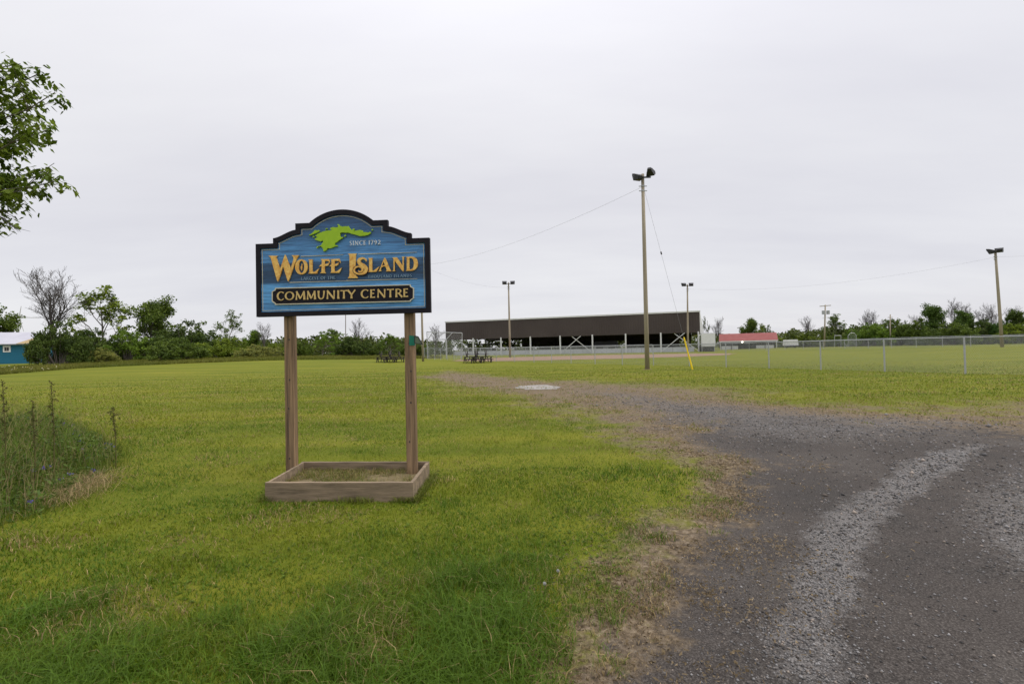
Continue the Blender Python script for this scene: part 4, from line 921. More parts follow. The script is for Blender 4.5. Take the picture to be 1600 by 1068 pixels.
for nm, vr, px, ty, D, w, tn, lb in RP: plant(nm, vr, px, ty, D, w, tn, lb, gr)
# the far wood that reads as one mass
C_ = []
for i in range(4200):
    px = random.uniform(-500, 2100); D = random.uniform(100, 135) if px < 700 else random.uniform(112, 160); p = onland(px, D)
    if 640 < px < 1225: D += 30; p = onland(px, D)
    hmax = (2.4 if px < 700 else 2.6) + (3.2 if px < 700 else 4.0) * float(fbm(np.array([px * 0.012]), np.array([0.3]), 4, 3)[0])
    for k in range(2): C_.append((p.x + random.gauss(0, 1), p.y, p.z + hmax * random.random()))
C_ = np.array(C_)
tag(link('far_thicket', np_mesh('thicket', *leafcloud(C_, 15, 1.3, 0.75, (0.035, 0.055, 0.012), (0.115, 0.14, 0.026), 9)), m_leaf), 'low green scrub closing off the fields in the distance', 'scrub', kind='stuff')
# uncut grass along the far left of the lawn
n = 60000; px = rng.uniform(-150, 690, n); e0 = np.interp(px, [-150, 0, 140, 250, 400, 560, 690], [42, 47, 57, 61, 66, 72, 86]); D = e0 + 15 * rng.random(n) ** 1.5
X_ = (px - 800) / F * D; P2 = np.stack([X_, D, g(X_, D) - 0.03], 1); u = rng.random((n, 1)); pt = fbm(X_ * 0.12, D * 0.12, 19, 3)[:, None]
col = (np.array([0.085, 0.125, 0.012]) * (1 - pt) + np.array([0.21, 0.19, 0.035]) * pt) * (0.6 + 0.7 * u)
v, f, c = blades(P2, (0.22 + 0.42 * rng.random(n)) * (0.5 + pt[:, 0]), np.full(n, 0.06), col, rng.normal(0, 0.5, n), 0.3 + 0.4 * rng.random(n), True)
tag(link('uncut_grass', np_mesh('uncut', v, f, c), m_blade), 'strip of uncut taller grass along the far left lawn edge', 'grass', kind='stuff')
n = 24; px = rng.uniform(0, 95, n); D = rng.uniform(47, 58, n); X_ = (px - 800) / F * D
tag(link('meadow_flowers', np_mesh('mf', *leafcloud(np.stack([X_, D, g(X_, D) + 0.45], 1), 3, 0.1, 0.12, (0.6, 0.45, 0.05), (0.65, 0.65, 0.6), 3)), m_blade), 'yellow and white flowers dotted in the uncut grass at far left', 'flowers', kind='stuff')

# ------------------------------------------------------------------ near tree reaching in at the top left
tp_ = Vector((-11.4, 7.2, 0)); ntree = empty('overhanging_tree', tp_, 0, label='near leafy tree whose branches reach in at the top left corner', cat='tree')
segs = []; tips = []
rd = random.Random(5)
def limb(p0, p1, r_, sub, sag=0.25):
    p0 = Vector(p0); p1 = Vector(p1); n = 7; pts = []
    for i in range(n + 1):
        t = i / n; q_ = p0.lerp(p1, t) + Vector((rd.gauss(0, .05), rd.gauss(0, .05), math.sin(t * 3.14) * sag + rd.gauss(0, .04))); pts.append(q_)
    pts[0] = p0; segs.append((pts, [r_ * (1 - 0.8 * i / n) for i in range(n + 1)], 0 if r_ > 0.04 else 1)); ln = (p1 - p0).length
    for k in range(sub):
        t = 0.3 + 0.7 * (k + rd.random()) / sub; i = min(int(t * n), n - 1); q_ = pts[i]; d = (p1 - p0).normalized()
        dirn = (d * 0.6 + Vector((rd.gauss(0, .6), rd.gauss(0, .6), rd.gauss(0.02, .45)))).normalized(); L2 = ln * (0.07 + 0.10 * rd.random())
        e = q_ + dirn * L2; segs.append(([q_, q_.lerp(e, 0.5) + Vector((0, 0, 0.04)), e], [r_ * 0.22, r_ * 0.15, 0.004], 2))
        for w in range(3): tips.append(q_.lerp(e, 0.45 + 0.28 * w) + Vector((rd.gauss(0, .07), rd.gauss(0, .07), rd.gauss(0, .05))))
    tips.append(p1)
T0 = Vector((0, 0, 0)); segs.append(([Vector((0, 0, -0.1)), Vector((0.05, 0, 1.5)), Vector((0.15, 0.05, 3.0)), Vector((0.1, 0, 4.6)), Vector((0.2, 0.1, 6.2))], [0.24, 0.19, 0.16, 0.11, 0.05], 0))
def tgt(px, py, D): return at(px, py, D) - tp_
for (px, py, D, zst, sub) in ((88, 142, 7.3, 3.6, 15), (58, 112, 7.6, 4.2, 13), (78, 198, 7.0, 3.2, 16), (42, 205, 7.4, 3.0, 14), (20, 100, 7.2, 4.4, 13), (82, 280, 7.2, 2.6, 13), (68, 270, 7.5, 2.7, 12), (44, 286, 7.1, 2.5, 9), (10, 222, 7.2, 2.9, 12), (20, 165, 7.4, 3.5, 14), (-60, 60, 7.0, 4.6, 16), (-80, 150, 7.5, 4.0, 18), (-60, 220, 7.2, 3.0, 16)):
    limb((0.12, 0, zst), tgt(px, py, D), 0.03, sub + 4)
for k in range(26):          # the rest of the crown, outside the picture
    a = rd.uniform(2.3, 4.7); r_ = rd.uniform(1.8, 3.6); limb((0.1, 0, rd.uniform(2.6, 5.2)), (r_ * math.cos(a), r_ * math.sin(a), rd.uniform(3.4, 7.4)), 0.06, 13)
mb = MB()
for pts, rr_, lv in segs: mb.tube(pts, rr_, 9 if lv == 0 else 5, cap=False)
mb.build('trunk', m_bark, ntree, smooth=True)
tw = MB()
for (px, py) in ((25, 340), (20, 355), (32, 362)):
    a = tgt(-30, 330, 7.2); e = tgt(px, py, 7.2); mid_ = a.lerp(e, 0.55) + Vector((0, 0, 0.08)); tw.tube([a, mid_, e], [0.012, 0.008, 0.003], 4)
    for k in range(2): s2 = mid_.lerp(e, 0.3 + 0.4 * k); tw.tube([s2, s2 + Vector((rd.gauss(0.08, .06), rd.gauss(0, .05), rd.gauss(-0.05, .08)))], [0.005, 0.002], 3)
tw.tube([Vector((0.1, 0, 2.6)), tgt(-30, 330, 7.2)], [0.03, 0.012], 5); tw.build('dead_twigs', m_twig, ntree)
# long drooping leaflets in sprays
Tn = np.array([tuple(p) for p in tips]); per = 16; n = len(Tn) * per
Cc = np.repeat(Tn, per, 0); a = rng.random(n) * 6.283; dr = -0.25 - 0.75 * rng.random(n)
d = np.stack([np.cos(a), np.sin(a), dr], 1); d /= np.linalg.norm(d, axis=1)[:, None]
Pb = Cc + rng.normal(0, 0.058, (n, 3)); ln = (0.07 + 0.07 * rng.random(n))[:, None]; sd_ = np.cross(d, np.array([0, 0, 1.0]) + rng.normal(0, 0.45, (n, 3))); sd_ /= np.linalg.norm(sd_, axis=1)[:, None]; wv = ln * 0.25
nrm = np.cross(sd_, d)
v = np.stack([Pb, Pb + d * ln * 0.4 + sd_ * wv, Pb + d * ln * 0.45 - nrm * ln * 0.05, Pb + d * ln * 0.4 - sd_ * wv, Pb + d * ln + np.array([0, 0, -0.015])], 1).reshape(-1, 3)
o = (np.arange(n) * 5)[:, None]; f = np.concatenate([o + [0, 1, 2], o + [0, 2, 3], o + [1, 4, 2], o + [2, 4, 3]], 1).reshape(-1, 3)
cm = np.repeat(rng.random((len(Tn), 1)), per, 0); col = np.array([0.065, 0.11, 0.011]) * (1 - cm) + np.array([0.18, 0.24, 0.026]) * cm; col *= (0.65 + 0.7 * rng.random((n, 1)))
cr = link('crown', np_mesh('near_crown', v, f, np.repeat(col, 5, 0)), m_leaf, ntree, kind='stuff')

# ------------------------------------------------------------------ weeds at the left edge
poly = np.array([*[tuple(G(px, py)[:2]) for px, py in ((-150, 850), (0, 822), (60, 806), (110, 772), (150, 748), (182, 728), (175, 700), (120, 672), (0, 655))], (-11, 9.5), (-9, 4.3)])
def inpoly(n, lo, hi):
    p = rng.uniform(lo, hi, (n, 2)); return p[sdf(p, poly) < 0]
lo, hi = poly.min(0), poly.max(0)
P2 = inpoly(60000, lo, hi); d_ = -sdf(P2, poly); hmax = (0.12 + 0.66 * ss(-0.05, 1.0, d_ + 0.7 * (fbm(P2[:, 0] * 3, P2[:, 1] * 3, 15, 2) - 0.5))) * (0.35 + 1.25 * fbm(P2[:, 0] * 2.2, P2[:, 1] * 2.2, 12, 3)); n = len(P2)
gz_ = g(P2[:, 0], P2[:, 1]); sel = rng.random(n) < 0.8
col = np.where((rng.random(n) < 0.30)[:, None], np.array([[0.27, 0.22, 0.10]]), np.array([[0.11, 0.175, 0.018]])) * (0.6 + 0.8 * rng.random((n, 1)))
A1 = blades(np.concatenate([P2, gz_[:, None]], 1)[sel], (hmax * (0.6 + 0.75 * rng.random(n)))[sel], np.full(sel.sum(), 0.0065), col[sel], rng.random(sel.sum()) * 3.14, 0.12 + 0.4 * rng.random(sel.sum()), False)
tag(link('tall_weeds', np_mesh('tw', *A1), m_blade), 'tangle of tall grass at the left edge of the lawn', 'weeds', kind='stuff')
Cz = np.concatenate([P2, (gz_ + hmax * 0.8 * rng.random(n))[:, None]], 1)[~sel][:3600]
tag(link('weed_foliage', np_mesh('wf', *leafcloud(Cz, 7, 0.13, 0.065, (0.048, 0.085, 0.015), (0.11, 0.165, 0.025), 4, asp=0.35)), m_blade), 'dark leafy vetch foliage filling the weed patch at left', 'foliage', kind='stuff')
Cf = Cz[(fbm(Cz[:, 0] * 2.5, Cz[:, 1] * 2.5, 30, 2) > 0.56)]; Cf = Cf[rng.random(len(Cf)) < 0.14]; Cf[:, 2] += 0.05
tag(link('purple_vetch_flowers', np_mesh('vf', *leafcloud(Cf, 12, 0.035, 0.022, (0.07, 0.045, 0.28), (0.15, 0.10, 0.42), 6)), m_blade), 'small violet flower spikes scattered in the weed patch', 'flowers', kind='stuff')
P3 = inpoly(9000, lo, hi); P3 = P3[fbm(P3[:, 0] * 1.5, P3[:, 1] * 1.5, 88, 2) > 0.42][:420]; n = len(P3)
v, f, c = blades(np.concatenate([P3, g(P3[:, 0], P3[:, 1])[:, None]], 1), 0.5 + 0.6 * rng.random(n), np.full(n, 0.0038), np.array([0.30, 0.235, 0.12]) * (0.5 + 0.7 * rng.random((n, 1))), rng.random(n) * 3.14, 0.08 + 0.4 * rng.random(n), False)
tag(link('seeding_grass', np_mesh('sg', v, f, c), m_blade), 'thin straw-coloured seeding grass stems above the weed patch', 'grass', kind='stuff')
P3 = rng.uniform(lo - 1.2, hi + 1.2, (60000, 2)); e_ = sdf(P3, poly); kp = (e_ > -0.15) & (rng.random(len(e_)) < 0.9 * np.exp(-np.maximum(e_, 0) / 0.22)) & (P3[:, 0] < -2.6) & (P3[:, 1] > 3.2); P3 = P3[kp]; e_ = e_[kp]; n = len(P3)
col = np.array([0.085, 0.135, 0.012]) + np.array([0.10, 0.05, 0.02]) * rng.random((n, 1)) ** 2
v, f, c = blades(np.concatenate([P3, g(P3[:, 0], P3[:, 1])[:, None] - 0.01], 1), (0.08 + 0.34 * rng.random(n) ** 1.5) * np.exp(-np.maximum(e_, 0) / 0.5), np.full(n, 0.0058), col * (0.6 + 0.7 * rng.random((n, 1))), rng.random(n) * 3.14, 0.2 + 0.6 * rng.random(n), False)
tag(link('weed_margin_grass', np_mesh('wm', v, f, c), m_blade), 'ragged longer grass round the margin of the weed patch', 'grass', kind='stuff')
# flattened straw at the front of the weeds
s0 = np.array(G(150, 748)[:2]); s1 = np.array(G(95, 790)[:2]); n = 800; t_ = rng.random((n, 1)); P2 = s0 * (1 - t_) + s1 * t_ + rng.normal(0, 0.17, (n, 2))
v, f, c = blades(np.concatenate([P2, g(P2[:, 0], P2[:, 1])[:, None] + 0.02], 1), 0.08 + 0.14 * rng.random(n), np.full(n, 0.005), np.array([0.34, 0.25, 0.12]) * (0.5 + 0.7 * rng.random((n, 1))), rng.random(n) * 3.14, 1.3 + 1.2 * rng.random(n), False)
tag(link('flattened_straw', np_mesh('fs', v, f, c), m_blade), 'flattened dead straw in front of the weed patch', 'straw', kind='stuff')
def dock(px, topy, D, label):
    b_ = onland(px + 4, D); top = at(px, topy, D); st = empty('dock_stalk', b_, 0, label=label, cat='weed', group='tall seed stalks in the weed patch'); t_ = top - b_
    mid_ = t_ * 0.5 + Vector((0.02, 0, 0)); MB().tube([(0, 0, 0), mid_, t_], [0.008, 0.006, 0.003], 5).build('stem', M('stalk_' + str(px), (0.07, 0.075, 0.02), (0.11, 0.09, 0.03), 10, 0.8), st)
    C2 = [tuple(mid_.lerp(t_, k / 40) + Vector((rd.gauss(0, .014), rd.gauss(0, .014), 0))) for k in range(42)]
    C2 += [tuple(mid_.lerp(t_, 0.2 + 0.5 * rd.random()) + Vector((s_s * k * 0.016, 0, k * 0.022))) for s_s in (-1, 1) for k in range(1, 7)]
    link('seed_head', np_mesh('sh', *leafcloud(np.array(C2), 7, 0.022, 0.022, (0.05, 0.06, 0.015), (0.12, 0.10, 0.03), px)), m_blade, st, kind='stuff')
dock(4, 596, 5.6, 'seed stalk cut by the left picture edge'); dock(80, 597, 6.0, 'tallest seed stalk standing clear above the weed patch'); dock(50, 628, 5.9, 'short seed stalk left of the tallest one'); dock(176, 637, 6.9, 'thin seed stalk at the right end of the weed patch')

# dandelion clocks by the gravel
for px, py, lb in ((850, 918, 'white dandelion clock nearer the camera, left of the gravel'), (871, 897, 'white dandelion clock farther from the camera, beside the gravel')):
    p = G(px, py + 12); d_ = empty('dandelion', p, 0, label=lb, cat='dandelion', group='dandelion clocks in the lawn')
    MB().tube([(0, 0, -0.01), (0.004, 0, 0.04), (0.006, 0.002, 0.075)], 0.0016, 5).build('stem', M('dstem' + str(px), (0.14, 0.17, 0.05), None, 5), d_)
    rg = np.random.default_rng(px); q_ = rg.normal(0, 1, (420, 3)); q_ /= np.linalg.norm(q_, axis=1)[:, None]
    link('seed_head', np_mesh('dh', *leafcloud(q_ * 0.0085 + [0.006, 0.002, 0.083], 1, 0.002, 0.005, (0.42, 0.42, 0.40), (0.55, 0.55, 0.53), px)), m_blade, d_, kind='stuff')

# ------------------------------------------------------------------ floodlight poles, wires
def floodlight(parent, loc, yaw, tilt, k=1.0):
    """deep lamp housing with visor, seen from behind or the side"""
    f0 = [(-.30, -.05, -.24), (.30, -.05, -.24), (.30, -.05, .24), (-.30, -.05, .24)]; f1 = [(-.17, .38, -.13), (.17, .38, -.13), (.17, .38, .13), (-.17, .38, .13)]
    mb = MB(); mb.hexa([f0[0], f0[1], f1[1], f1[0], f0[3], f0[2], f1[2], f1[3]])
    mb.box(-.31, .31, -.30, -.05, .225, .245); mb.hexa([(-.31, -.26, .1), (-.295, -.26, .1), (-.295, -.05, -.2), (-.31, -.05, -.2), (-.31, -.3, .224), (-.295, -.3, .224), (-.295, -.05, .224), (-.31, -.05, .224)])
    mb.hexa([(.295, -.26, .1), (.31, -.26, .1), (.31, -.05, -.2), (.295, -.05, -.2), (.295, -.3, .224), (.31, -.3, .224), (.31, -.05, .224), (.295, -.05, .224)])
    mb.box(-.12, .12, .37, .50, -.10, .08)
    o_ = mb.build('floodlight', m_lamp, parent, bevel=0.012); o_.location = loc; o_.rotation_euler = (tilt, 0, yaw); o_.scale = (k, k, k)
    gl_ = MB().box(-.26, .26, -.062, -.052, -.2, .2).build('lens', m_galv, o_); return o_
def lightpole(px, basey, D, topx, topy, label, lamps, r0=0.16, ringz=True):
    b_ = onland(px, D, basey); t_ = at(topx, topy, D) - b_; o_ = empty('floodlight_pole', b_, 0, label=label, cat='light pole', group='wooden floodlight poles round the field')
    MB().tube([(0, 0, -0.3), t_ * 0.33, t_ * 0.66, t_], [r0, r0 * 0.9, r0 * 0.78, r0 * 0.66], 14).build('pole', m_pole, o_, smooth=True)
    arm_dir = Vector((lamps[1][0] - lamps[0][0], lamps[1][1] - lamps[0][1], 0)).normalized()
    c_ = t_ - Vector((0, 0, 0.30)); MB().bar(c_ + arm_dir * lamps[0][4] - Vector((0, r0 * .9, 0)), c_ + arm_dir * lamps[1][4] - Vector((0, r0 * .9, 0)), 0.09, 0.09).build('crossarm', m_lamp, o_)
    for (ax_, ay_, yaw, tilt, off, dz) in lamps: floodlight(o_, c_ + arm_dir * off + Vector((0, -r0 * .6, dz)), yaw, tilt, 1.0 if D < 40 else 1.35)
    mb = MB(); 
    for k, zz_ in ((0, 0.9), (1, 1.25)): mb.tube([t_ - Vector((0, 0, zz_ + 0.05)), t_ - Vector((0, 0, zz_ - 0.05))], r0 * 0.80, 12); mb.bar(t_ - Vector((0.3, 0, zz_)), t_ - Vector((-0.3, 0, zz_)), 0.05, 0.05)
    mb.build('wire_bracket', m_galv, o_)
    return o_, b_, t_
sideL = (-1, 0.0); sideR = (1, 0.0)
p1, b1, t1 = lightpole(1011.5, 576, 33, 1004, 272, 'nearest tall wooden floodlight pole in front of the chain link fence', [(-1, 0, R(200), R(-18), -0.42, 0.02), (1, 0, R(152), R(28), 0.55, 0.30)], 0.17)
MB().tube([(0, 0, -0.02), (0, 0, 0.03)], [0.42, 0.30], 16).build('earth_ring', m_soil, p1)
p2, b2, t2 = lightpole(797, 556, 85, 794.5, 441, 'floodlight pole in front of the brown arena, left of the near pole', [(-1, 0, R(185), R(-12), -0.75, 0.2), (1, 0, R(172), R(-12), 0.75, 0.2)], 0.2)
p3, b3, t3 = lightpole(1075, 551, 90, 1074, 444, 'floodlight pole in front of the arena right end', [(-1, 0, R(185), R(-12), -0.75, 0.2), (1, 0, R(172), R(-12), 0.75, 0.2)], 0.2)
p4, b4, t4 = lightpole(1566, 541, 63, 1555, 391, 'leaning floodlight pole at the right in front of the bare trees', [(-1, 0, R(215), R(-10), -0.85, 0.1), (1, 0, R(140), R(-6), 0.45, 0.28)], 0.2)
p5, b5, t5 = lightpole(661, 561, 66, 657, 405, 'floodlight pole mostly hidden behind the right side of the sign', [(-1, 0, R(185), R(-12), -0.6, 0.2), (1, 0, R(172), R(-12), 0.6, 0.2)], 0.17)
def wire(a, b, sag, r_, label, name='overhead_wire', m=m_wire):
    a = Vector(a); b = Vector(b); pts = [a.lerp(b, i / 24) - Vector((0, 0, sag * 4 * (i / 24) * (1 - i / 24))) for i in range(25)]
    mb = MB().tube([p - a for p in pts], r_, 5); o_ = mb.build(name, m); o_.location = a; tag(o_, label, 'wire', 'wires strung between the poles'); return o_
W1 = b1 + t1 - Vector((0, 0, 1.0)); W5 = b5 + t5 - Vector((0, 0, 0.9)); W4 = b4 + t4 - Vector((0, 0, 0.95)); W3 = b3 + t3 - Vector((0, 0, 0.95)); W2 = b2 + t2 - Vector((0, 0, .95))
wire(W1 + Vector((-0.15, 0, 0)), W5, 1.1, 0.007, 'sagging wire from the nearest floodlight pole down to behind the sign')
wire(W4, W3, 1.6, 0.007, 'long wire across the right sky between floodlight poles')
wire(W4, (115, 47, W4.z + 0.3), 0.6, 0.007, 'wire leaving the leaning pole at the right picture edge')
wire(W5, W2, 0.9, 0.007, 'wire from behind the sign to the pole before the arena')
# guy wire with yellow guard
anchor = onland(1082, 31.5, 574); ga = empty('guy_wire', anchor, 0, label='slanting guy wire with bright yellow guard beside the near pole', cat='guy wire')
topg = b1 + t1 - Vector((-0.1, 0, 1.2)) - anchor; dgy = topg.normalized()
MB().tube([(0, 0, -0.1), topg], 0.007, 5).build('wire', m_wire, ga)
dgd = (at(1069, 527, 31.7) - anchor); MB().tube([dgy * 0.02, dgy * 2.35], [0.055, 0.05], 8).build('guard', m_yellow, ga)
MB().tube([topg * 0.63, topg * 0.645], 0.05, 8).build('insulator', m_lamp, ga)
# utility poles
def utilitypole(px, basey, D, topy, label, big, topx=None):
    b_ = onland(px, D, basey); t_ = at(topx or px, topy, D) - b_; o_ = empty('utility_pole', b_, 0, label=label, cat='utility pole'); MB().tube([(0, 0, -.2), t_], [0.19 if big else .15, 0.13 if big else .1], 8).build('pole', m_pole, o_, smooth=True)
    if big:
        MB().bar(t_ + Vector((-1.35, 0, -0.35)), t_ + Vector((1.35, 0, -0.15)), 0.14, 0.16).build('crossarm', m_pole, o_)
        for s_s in (-1, 1): MB().tube([t_ + Vector((s_s * .55, -.1, -2.3)), t_ + Vector((s_s * .55, -.1, -1.4))], 0.36, 12).build('transformer', m_galv, o_, smooth=False)
        MB().bar(t_ + Vector((-.8, 0, -3.2)), t_ + Vector((.8, 0, -3.0)), .05, .05).build('lower_arm', m_galv, o_)
    else: MB().bar(t_ + Vector((-.6, 0, -.7)), t_ + Vector((.6, 0, -.7)), .1, .1).build('crossarm', m_pole, o_)
utilitypole(1288, 544, 108, 476, 'utility pole with crossarm and grey transformer cans', True, 1289.5)
utilitypole(1391, 541, 104, 491, 'thin utility pole with a short crossarm before the right scrub', False)
mast = onland(540, 130); MB().tube([(0, 0, -.1), at(540, 470, 130) - mast], [0.14, 0.09], 6).build('mast', M('mast_grey', (0.25, 0.22, 0.2), None, 3), label='thin distant mast under the middle of the sign', cat='mast').location = mast
# wind turbine
D = 1000; tb = onland(28, D); hub = at(32, 495, D) - tb; wt = empty('wind_turbine', tb, 0, label='distant white wind turbine above the pale roof at far left', cat='wind turbine')
MB().tube([(0, 0, -2), (at(28, 500, D) - tb)], [2.6, 1.8], 10).build('tower', m_turbine, wt)
MB().bar(at(20, 495, D) - tb, at(34, 495, D) - tb, 4, 4.5).build('nacelle', m_turbine, wt)
for (px, py) in ((33, 478), (62, 497), (37, 518)):
    e = at(px, py, D - 3) - tb; c_ = hub - Vector((0, 3, 0)); d_ = e - c_; s_ = d_.cross(Vector((0, 1, 0))).normalized()
    MB().hexa([c_ - s_ * 1.0, c_ + s_ * 1.0, c_ + s_ * 1.0 + Vector((0, 1, 0)), c_ - s_ * 1.0 + Vector((0, 1, 0)), e - s_ * .3, e + s_ * .3, e + s_ * .3 + Vector((0, .5, 0)), e - s_ * .3 + Vector((0, .5, 0))]).build('blade', m_turbine, wt)

# ------------------------------------------------------------------ chain link fences
def fence(name, line_, h_, label, spacing=3.05, r_=0.038, group=None, mesh_=True, skip_last=False):
    P_ = [np.array(p, float) for p in line_]; pts = []
    for a, b in zip(P_[:-1], P_[1:]):
        k = max(1, round(np.hypot(*(b - a)) / spacing)); pts += [a + (b - a) * i / k for i in range(k)]
    pts.append(P_[-1]); o0 = Vector((pts[0][0], pts[0][1], gz(*pts[0]))); f_ = empty(name, o0, 0, label=label, cat='fence', group=group)
    W_ = [Vector((p[0], p[1], gz(*p))) - o0 for p in pts]
    for w in W_: MB().tube([w - Vector((0, 0, .1)), w + Vector((0, 0, h_ - 0.03)), w + Vector((0, 0, h_ + 0.02))], [r_, r_, r_ * 0.6], 8).build('post', m_galv, f_)
    MB().tube([w + Vector((0, 0, h_)) for w in W_], r_ * 0.7, 6).build('top_rail', m_galv, f_)
    if mesh_:
        for a, b in zip(W_[:-1], W_[1:]):
            me = bpy.data.meshes.new('mesh_panel'); ln_ = (b - a).length; off = Vector((0, -r_ * 0.8, 0))
            me.from_pydata([a + off + Vector((0, 0, .03)), b + off + Vector((0, 0, .03)), b + off + Vector((0, 0, h_)), a + off + Vector((0, 0, h_))], [], [(0, 1, 2, 3)])
            uv = me.uv_layers.new(name='uv')
            for li, c in enumerate(((0, 0), (ln_, 0), (ln_, h_), (0, h_))): uv.data[li].uv = c
            link('wire_mesh', me, m_link, f_)
    return f_
fence('chain_link_fence', [(28.0, 12.2), (22.5, 22.3), (16.2, 34), (14.6, 37), (6.35, 48.5), (2.6, 54), (-4.5, 63)], 1.82, 'near grey chain link fence running along the field behind the lawn', 3.3)
fence('chain_link_fence', [(-5.2, 64.5), (-15.5, 78), (-16.5, 84)], 1.9, 'chain link fence beside the backstop, right of the sign post', 2.2)
fence('chain_link_fence', [(100, 62), (72, 66), (62, 78), (56, 92), (44, 104)], 1.7, 'far chain link fence below the bare trees at right', 3.4)
fence('chain_link_fence', [(-10.5, 84), (0, 93), (14, 97), (30, 96)], 1.9, 'chain link fence in front of the white rink boards', 3.0)
# backstop
Db = 82; bs = empty('backstop', onland(712, Db), 0, label='tall galvanised pipe backstop frame left of the arena', cat='backstop'); b0_ = bs.location.copy()
def q3(px, py, D_=Db): return at(px, py, D_) - b0_
fr = MB(); fr2 = MB()
for a, b in (((697.5, 562), (697.5, 530)), ((721.5, 562), (722, 520)), ((668, 560), (667, 518)), ((667, 518), (722, 520)), ((697.5, 530), (707, 519.5)), ((684, 530), (697.5, 530)), ((668, 531), (676, 519))):
    fr.tube([q3(*a), q3(*b)], 0.075, 6)
fr.build('pipe_frame', m_galv, bs)
me = bpy.data.meshes.new('bm'); me.from_pydata([q3(668, 560, Db + .1), q3(721.5, 561, Db + .1), q3(722, 520, Db + .1), q3(667, 518, Db + .1)], [], [(0, 1, 2, 3)]); uv = me.uv_layers.new(name='uv')
for li, c in enumerate(((0, 0), (6.4, 0), (6.4, 4.9), (0, 4.9))): uv.data[li].uv = c
link('wire_mesh', me, m_link, bs)
# small backstop screens far right
Ds = 100; s0_ = onland(1325, Ds); sc = empty('backstop', s0_, 0, label='grey mesh screens standing behind the far fence, right of the utility pole', cat='backstop')
mb = MB(); qq = lambda px, py: at(px, py, Ds) - s0_
for a, b in (((1304, 543), (1304, 524)), ((1314, 543), (1314, 524)), ((1304, 524), (1314, 524)), ((1325, 543), (1325, 524)), ((1338, 543), (1338, 524)), ((1325, 524), (1329, 520)), ((1329, 520), (1335, 520)), ((1335, 520), (1338, 524)), ((1319, 536), (1325, 542))): mb.tube([qq(*a), qq(*b)], 0.045, 5)
mb.build('pipe_frame', m_galv, sc)
mb = MB(); mb.add([qq(1325, 543), qq(1338, 543), qq(1338, 524), qq(1335, 520), qq(1329, 520), qq(1325, 524)], [(0, 1, 2, 3, 4, 5)]); me = mb.mesh('scr')
uv = me.uv_layers.new(name='uv')
for li, c in enumerate(((0, 0), (1.9, 0), (1.9, 2.7), (1.4, 3.3), (.5, 3.3), (0, 2.7))): uv.data[li].uv = (c[0] * 2.2, c[1] * 2.2)
link('screen', me, m_link, sc)

# ------------------------------------------------------------------ arena
DL, DR = 128.0, 107.0
aL = at(696, 504, DL); aR = at(1093, 487, DR); AO = Vector((aL.x, DL, 0.2)); ax_ = Vector((aR.x - aL.x, DR - DL, 0)); AL = ax_.length; arot = math.atan2(ax_.y, ax_.x)
ZT = (aL.z + aR.z) / 2 - 0.2; ZE = (at(696, 530.5, DL).z + at(1093, 519.5, DR).z) / 2 - 0.2; AD = 31.0
ar = empty('arena', AO, arot, label='long brown clad open-sided arena with white rink boards beneath', cat='arena')
mb = MB(); n = int(AL / 0.6)                     # ribbed cladding
prof = []
for i in range(n): x0 = AL * i / n; dxp = AL / n; prof += [(x0, 0), (x0 + dxp * .3, 0), (x0 + dxp * .4, -.025), (x0 + dxp * .9, -.025)]
prof.append((AL, 0)); m_ = len(prof)
vs = [(p[0], p[1], ZE) for p in prof] + [(p[0], p[1], ZT) for p in prof] + [(AL, .25, ZE), (0, .25, ZE), (AL, .25, ZT), (0, .25, ZT)]
fs = [(i, i + 1, m_ + i + 1, m_ + i) for i in range(m_ - 1)] + [(2 * m_, 2 * m_ + 1, 2 * m_ + 3, 2 * m_ + 2), (m_ - 1, 2 * m_, 2 * m_ + 2, 2 * m_ - 1), (2 * m_ + 1, 0, m_, 2 * m_ + 3)]
mb.add(vs, fs); mb.build('front_cladding', m_clad, ar)
MB().box(-.15, AL + .15, -.16, .3, ZT, ZT + .35).build('roof_trim', m_white, ar)
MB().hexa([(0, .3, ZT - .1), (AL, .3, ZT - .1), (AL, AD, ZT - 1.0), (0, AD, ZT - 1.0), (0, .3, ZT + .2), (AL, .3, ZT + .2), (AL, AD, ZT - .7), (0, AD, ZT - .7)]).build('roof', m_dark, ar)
for a_, b_, z_ in ((.2, .38, 2.3), (.38, .66, .3), (.66, .71, 3.5), (.71, .95, .3), (.95, 1, 3.1)): MB().box(AL * a_, AL * b_ - .02, AD - .2, AD, z_, ZT - 1.0).build('rear_cladding', m_clad, ar)
MB().box(0, AL * .2, AD - .2, AD, 4.6, ZT - 1.0).build('rear_cladding', m_clad, ar)
MB().hexa([(AL + .02, .0, ZE - .3), (AL + .9, .3, ZE - .3), (AL + .9, AD, ZE - .3), (AL + .02, AD, ZE - .3), (AL + .02, 0, ZT + .3), (AL + .12, .3, ZT + .1), (AL + .12, AD, ZT - .9), (AL + .02, AD, ZT - .9)]).build('end_cladding', m_white, ar)
colpx = [697.5, 739.5, 783, 829, 875.5, 926, 978, 1033, 1092]
colx = []
for px in colpx:
    d = ray(px, 545); c = Vector((0, 0, CAMH)); nrm = Vector((-math.sin(arot), math.cos(arot), 0)); t = (AO - c).dot(nrm) / d.dot(nrm); colx.append(((c + d * t) - AO).dot(Vector((math.cos(arot), math.sin(arot), 0))))
for x_ in colx:
    MB().box(x_ - .17, x_ + .17, -.1, .2, -.2, ZE + .25).build('column', m_white, ar)
    MB().box(x_ - .17, x_ + .17, AD - .6, AD - .3, -.2, 4.7).build('rear_column', m_dark, ar)
